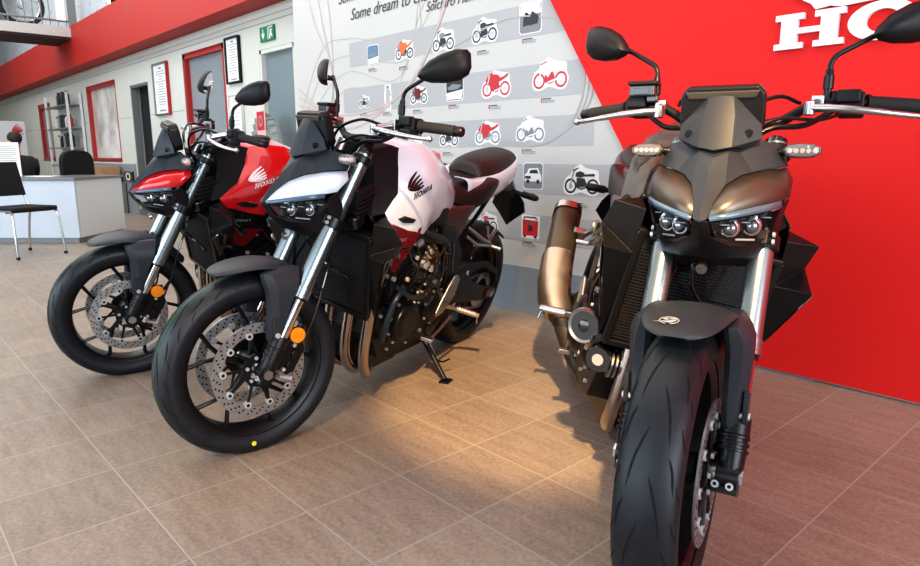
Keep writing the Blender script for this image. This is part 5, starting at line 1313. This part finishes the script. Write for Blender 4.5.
# shelf unit with bottles
X0, X1, Y0, Y1 = -15.95, -14.20, 3.12, 3.385
su = empty('shelf_unit', ((X0 + X1) / 2, (Y0 + Y1) / 2, 0), 0, 'tall grey shelf unit of bottles left of the bright window', 'shelf')
w_, d_ = X1 - X0, Y1 - Y0
for s in S2:
    for q in S2: MB().box((s * w_ / 2, q * (d_ / 2 - .02), 1.04), (.04, .04, 2.08)).build('post', M['desk_side'], su, bevel=.003)
SZ = (.12, .43, .75, 1.09, 1.45, 1.87)
for z in SZ: MB().box((0, 0, z - .0125), (w_ - .05, d_, .025)).build('shelf', M['steel_grey'], su, bevel=.002)
MB().box((0, d_ / 2 - .006, 1.04), (w_ - .05, .01, 2.0)).build('back', M['trim_white'], su)
cols = [('bottle_white', (.6, .6, .6)), ('bottle_black', (.02, .02, .022)), ('bottle_red', (.5, .03, .03)), ('bottle_grey', (.25, .27, .28)), ('bottle_yellow', (.55, .45, .05))]
for n_, c in cols: M[n_] = mat(n_, c, .35)
random.seed(9)
def bottle(x, z, h, w, m, cap, label, grp):
    t = empty('bottle', (x, (Y0 + Y1) / 2 - .02, z), 0, label, 'bottle', grp)
    MB().loft([[V(a * w, b * w * .6, zz) for a, b in ((-.5, -.3), (-.35, -.5), (.35, -.5), (.5, -.3), (.5, .3), (.35, .5), (-.35, .5), (-.5, .3))] for zz in (0, h * .68)] + [[V(a * w * .4, b * w * .4, h * .86) for a, b in ((-.5, -.3), (-.35, -.5), (.35, -.5), (.5, -.3), (.5, .3), (.35, .5), (-.35, .5), (-.5, .3))]]).build('body', m, t, sharp=50)
    MB().cyl((0, 0, h * .86), (0, 0, h), w * .2, n=12).build('cap', cap, t)
rowsb = {1.87: [('bottle_black', .14, .26)] * 3, 1.45: [('bottle_white', .10, .24), ('bottle_grey', .10, .25), ('bottle_black', .12, .26), ('bottle_black', .11, .25), ('bottle_white', .12, .24), ('bottle_red', .13, .24)], 1.09: [('bottle_white', .09, .24), ('bottle_black', .10, .22), ('bottle_grey', .09, .26), ('bottle_black', .14, .28), ('bottle_black', .14, .28)], .75: [('bottle_white', .09, .20), ('bottle_red', .09, .22), ('bottle_grey', .09, .22), ('bottle_yellow', .12, .28), ('bottle_yellow', .12, .25)]}
rn = {1.87: 'top', 1.45: 'second', 1.09: 'third', .75: 'fourth'}
for z, L in rowsb.items():
    x = X0 + (.75 if z > 1.8 else .38)
    st0 = (X1 - .12 - x) / len(L)
    cnt = {}
    for i, (m_, w, h) in enumerate(L):
        c = m_.split('_')[1]; cnt[c] = cnt.get(c, 0) + 1
        same = sum(1 for q in L if q[0] == m_)
        pos = '' if same == 1 else (', the leftmost of that colour' if cnt[c] == 1 else (', the rightmost of that colour' if cnt[c] == same else ', between two like it'))
        bottle(x, z, h, w, M[m_], M['sign_red'] if m_ == 'bottle_white' else M['bottle_black'], '%s bottle on the %s shelf of the grey unit%s' % (c, rn[z], pos), 'bottles on the shelf unit'); x += st0
# cabinet with cardboard boxes under the far window
cbn = empty('low_cabinet', (-12.75, 3.18, 0), 0, 'low grey cabinet below the bright window', 'cabinet')
MB().box((0, 0, .25), (1.75, .34, .50)).build('body', M['steel_grey'], cbn, bevel=.004)
for s in S2: D_ = MB().box((s * .435, -.176, .25), (.84, .016, .44)).build('door', mat('cab_door', (.30, .31, .32), .45), cbn, bevel=.003); MB().box((s * .08, -.19, .36), (.012, .016, .12)).build('handle', M['aluminium'], D_)
for x_, w_2, lab in ((-13.22, .74, 'plain brown cardboard box on the low cabinet, the left one'), (-12.38, .80, 'plain brown cardboard box on the low cabinet, the right one')):
    b = empty('cardboard_box', (x_, 3.17, .50), 0, lab, 'box', 'cardboard boxes on the low cabinet'); MB().box((0, 0, .13), (w_2, .28, .26)).build('carton', M['cardboard'], b, bevel=.003); MB().box((0, 0, .2605), (w_2, .05, .002)).build('tape', mat('tape', (.45, .32, .18), .3), b)
dv = MB().box((-11.66, 3.352, .60), (.42, .030, .16)).build('wall_plaque', M['gloss_black'], None, bevel=.006); tag(dv, 'black plaque with a white ring on the grey dado', 'plaque')
vs, fs = ring2(-11.66, .60, .040, .062, 28); MB().add([(-11.66 + (a + 11.66) * 1.9, 3.335, b) for a, y, b in vs], fs).build('ring', M['decal_white'], dv, flat=True)
# clear tyre-shaped display with a pink card by the grey door
td = empty('tyre_display', (-6.50, 3.22, 0), math.radians(-8), 'clear tyre-shaped display with a red and pink card before the grey door', 'display')
MB().cyl((0, 0, 0), (0, 0, .02), .20, n=36).build('base', M['plastic_clear'], td, bevel=.003); MB().cyl((0, 0, .02), (0, 0, .62), .018, n=16).build('pole', M['aluminium'], td)
r_ = MB().lathe([(.24, -.035), (.35, -.045), (.37, 0), (.35, .045), (.24, .035)], (0, 0, .98), 'y', 48, closed=True); 
for k in range(24): a = 2 * PI * k / 24; r_.box((.36 * math.cos(a), -.02, .98 + .36 * math.sin(a)), (.05, .07, .016), (0, -a + .5, 0))
r_.build('tyre_ring', mat('tyre_clear', (.35, .38, .38), .2, alpha=.55), td, sharp=40)
MB().box((.02, -.055, 1.10), (.26, .008, .56)).build('card', M['pink_print'], td); MB().box((.02, -.060, 1.28), (.22, .004, .18)).box((.02, -.0605, .96), (.2, .002, .01)).box((.02, -.0605, .93), (.16, .002, .01)).build('red_field', M['sign_red'], td)
vs, fs = ring2(.02, 1.28, .035, .06, 20); MB().add([(a, -.0625, b) for a, y, b in vs], fs).build('card_mark', M['print_grey'], td, flat=True)

# ---- mezzanine with railing
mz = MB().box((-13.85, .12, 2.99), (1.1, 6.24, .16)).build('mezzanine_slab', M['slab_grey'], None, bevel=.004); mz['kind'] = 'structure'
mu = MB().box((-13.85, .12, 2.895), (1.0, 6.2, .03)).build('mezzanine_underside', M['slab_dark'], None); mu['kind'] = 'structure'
rl = empty('railing', (-13.36, .1, 3.07), 0, 'thin grey bar railing along the mezzanine edge', 'railing')
for z_ in (.10, 1.0): MB().cyl((0, -3.0, z_), (0, 3.05, z_), .018, n=12).build('rail', M['steel_grey'], rl)
ob = None
for k in range(50):
    y_ = -2.9 + .12 * k
    if ob is None: ob = MB().cyl((0, 0, 0), (0, 0, 1.0), .008, n=8).build('baluster', M['steel_grey'], rl); ob.location = (0, y_, 0)
    else: o2 = ob.copy(); COL.objects.link(o2); o2.location = (0, y_, 0)
MB().box((0, 3.08, .55), (.06, .12, 1.1)).build('end_post', M['steel_grey'], rl, bevel=.004)
ns = MB().box((-13.31, 3.00, 3.42), (.012, .14, .50)).build('hanging_notice', M['paper'], None, bevel=.001); tag(ns, 'blank white notice hanging on the mezzanine railing', 'notice')
# old red motorcycle on the mezzanine
om = empty('vintage_motorcycle', (-13.75, 1.9, 3.07), math.radians(90), 'old red motorcycle with spoked wheels on the mezzanine', 'motorcycle')
for x_ in (.62, -.62):
    w0 = MB().lathe([(.27, -.035), (.33, -.040), (.345, 0), (.33, .040), (.27, .035)], (x_, 0, .345), 'y', 48, closed=True).build('tyre', M['rubber'], om)
    MB().lathe([(.25, -.022), (.272, -.026), (.272, .026), (.25, .022)], (x_, 0, .345), 'y', 48, closed=True).build('rim', M['chrome'], w0)
    sp = MB()
    for k in range(36): a = 2 * PI * k / 36; b_ = a + (.5 if k % 2 else -.5); sp.cyl((x_ + .05 * math.cos(b_), .02 * (1 if k % 4 < 2 else -1), .345 + .05 * math.sin(b_)), (x_ + .255 * math.cos(a), 0, .345 + .255 * math.sin(a)), .0022, n=5)
    sp.cyl((x_, -.05, .345), (x_, .05, .345), .055, n=24); sp.build('spokes', M['aluminium'], w0)
for s in S2: MB().tube([(.62, s * .07, .345), (.42, s * .07, .86)], .020, 12).build('fork_leg', M['chrome'], om)
fm_ = MB()
for dg in range(40, 151, 10): pass
MB().loft([[V(.62 + (.37 - .02 * k * k) * math.cos(math.radians(dg)), .055 * k, .345 + (.37 - .02 * k * k) * math.sin(math.radians(dg))) for k in (-1, -.5, 0, .5, 1)] for dg in range(50, 161, 10)], closed=False, cap=False).build('front_mudguard', M['red_paint'], om, solid=.004, sub=1)
MB().loft([[V(-.62 + (.37 - .02 * k * k) * math.cos(math.radians(dg)), .055 * k, .345 + (.37 - .02 * k * k) * math.sin(math.radians(dg))) for k in (-1, -.5, 0, .5, 1)] for dg in range(30, 151, 10)], closed=False, cap=False).build('rear_mudguard', M['red_paint'], om, solid=.004, sub=1)
MB().tube([(.40, 0, .80), (.10, 0, .72), (-.20, 0, .66), (-.62, 0, .345)], .028, 10).tube([(.42, 0, .72), (.20, 0, .35), (-.20, 0, .30), (-.30, 0, .62)], .022, 10).build('frame', M['red_paint'], om)
MB().sph((.12, 0, .80), .16, (1.5, .75, .72), 20, 12).build('fuel_tank', M['red_paint'], om)
MB().box((-.28, 0, .80), (.52, .24, .10)).build('seat', M['seat_vinyl'], om, bevel=.04, seg=3)
MB().box((.02, 0, .38), (.26, .22, .20)).cyl((.10, 0, .45), (.16, 0, .66), .085, n=20).build('engine', M['aluminium'], om, bevel=.01)
MB().tube([(.38, -.32, .98), (.40, -.12, .95), (.40, .12, .95), (.38, .32, .98)], .012, 10).build('handlebar', M['chrome'], om)
MB().sph((.50, 0, .84), .085, (.9, 1, 1), 18, 12).build('headlamp', M['chrome'], om)
MB().cyl((.22, -.10, .30), (-.70, -.14, .33), .030, n=14).build('exhaust', M['chrome'], om)
for s in S2: MB().cyl((-.62, s * .10, .345), (-.45, s * .10, .72), .022, n=12).build('rear_shock', M['chrome'], om)
MB().tube([(0, .10, .28), (-.03, .20, .01)], .010, 8).build('side_stand', M['chrome'], om)
# small warm spotlight on the fascia
sl = empty('spotlight', (-11.45, 3.30, 3.09), 0, 'small warm spotlight standing on top of the red fascia', 'lamp')
MB().cyl((0, 0, 0), (0, 0, .10), .012, n=10).box((0, 0, .006), (.08, .08, .012)).build('bracket', M['satin_black'], sl)
hd2 = MB().tube([(0, .04, .16), (0, -.05, .12)], [.045, .060], 20).build('shade', M['satin_black'], sl); MB().tube([(0, -.0505, .1198), (0, -.056, .1175)], .050, 20).build('bulb', M['lamp_warm'], hd2)
# ---------- camera and light ----------
cd = bpy.data.cameras.new('camera'); cam = bpy.data.objects.new('camera', cd); COL.objects.link(cam); SC.camera = cam
cd.sensor_fit = 'HORIZONTAL'; cd.sensor_width = 36; cd.lens = 666.9 / 920 * 36; cd.clip_end = 100
p_, r_, a_ = .192891, -.0032625, .8355852
fw = V(-math.sin(a_) * math.cos(p_), math.cos(a_) * math.cos(p_), -math.sin(p_)); rt = V(math.cos(a_), math.sin(a_), 0); up = rt.cross(fw)
rt2 = rt * math.cos(r_) + up * math.sin(r_); up2 = -rt * math.sin(r_) + up * math.cos(r_)
mt = Matrix((rt2, up2, -fw)).transposed().to_4x4(); mt.translation = (0, 0, 3.0445485 * TS); cam.matrix_world = mt
def area(name, loc, tgt, size, size_y, power, col):
    l = bpy.data.lights.new(name, 'AREA'); l.shape = 'RECTANGLE'; l.size = size; l.size_y = size_y; l.energy = power; l.color = col
    o = bpy.data.objects.new(name, l); COL.objects.link(o); o.location = loc; d = Vector(tgt) - Vector(loc); o.rotation_euler = d.to_track_quat('-Z', 'Y').to_euler(); return o
area('shop_window_light', (-4.5, -5.2, 2.0), (-4, 2, .7), 12, 3.6, 620, (.78, .89, 1.))
area('side_window_light', (6.2, -.5, 2.2), (-1.5, 2, .6), 5, 3.4, 560, (.84, .92, 1.))
area('ceiling_light', (-2.5, .8, 4.9), (-2.5, .8, 0), 6, 3, 110, (1, .97, .93))
area('office_ceiling_light', (-12, 1.2, 4.9), (-12, 1.2, 0), 14, 3, 330, (1, .97, .93))
area('upper_wall_fill', (-12, -.6, 4.3), (-12, 3.4, 3.7), 14, 1, 170, (.85, .93, 1.))  # added fill to brighten the wallpapered upper wall, not a fitting of the room
area('office_light', (-9.5, 4.6, 4.7), (-9.5, 4.6, 0), 12, 1, 60, (1, .98, .95))
dr = V(.68, -.73, .86)
def sunbeam(name, tgt, dist, deg, power, blend=.45, col=(1, .64, .30)):
    sp = bpy.data.lights.new(name, 'SPOT'); sp.energy = power; sp.color = col; sp.spot_size = math.radians(deg); sp.spot_blend = blend; sp.shadow_soft_size = .10
    so = bpy.data.objects.new(name, sp); COL.objects.link(so); so.location = Vector(tgt) + dr * dist; so.rotation_euler = (-dr).to_track_quat('-Z', 'Y').to_euler()
sunbeam('low_sun', (-1.58, 1.82, .25), 5.0, 11.5, 4200, .3)
sunbeam('low_sun_seat', (-2.55, 2.25, .75), 5.0, 9, 4200)
sunbeam('low_sun_floor', (-2.05, 1.05, .0), 5.0, 9, 700, .8)
w = bpy.data.worlds.new('world'); SC.world = w; w.use_nodes = True; nt = w.node_tree; bg = nt.nodes['Background']
tc = nt.nodes.new('ShaderNodeTexCoord'); sx = nt.nodes.new('ShaderNodeSeparateXYZ'); nt.links.new(tc.outputs['Generated'], sx.inputs[0])
cr = nt.nodes.new('ShaderNodeValToRGB'); nt.links.new(sx.outputs['Z'], cr.inputs[0]); e = cr.color_ramp.elements
e[0].position = 0.0; e[0].color = (.10, .10, .10, 1); e[1].position = .08; e[1].color = (.75, .78, .8, 1); n_ = e.new(.5); n_.color = (.45, .62, .85, 1)
nt.links.new(cr.outputs[0], bg.inputs[0]); bg.inputs[1].default_value = .75
SC.view_settings.view_transform = 'Standard'; SC.view_settings.look = 'Medium High Contrast'; SC.view_settings.exposure = -.22
try: SC.cycles.max_bounces = 8; SC.cycles.use_denoising = True; SC.cycles.sample_clamp_indirect = 6
except Exception: pass
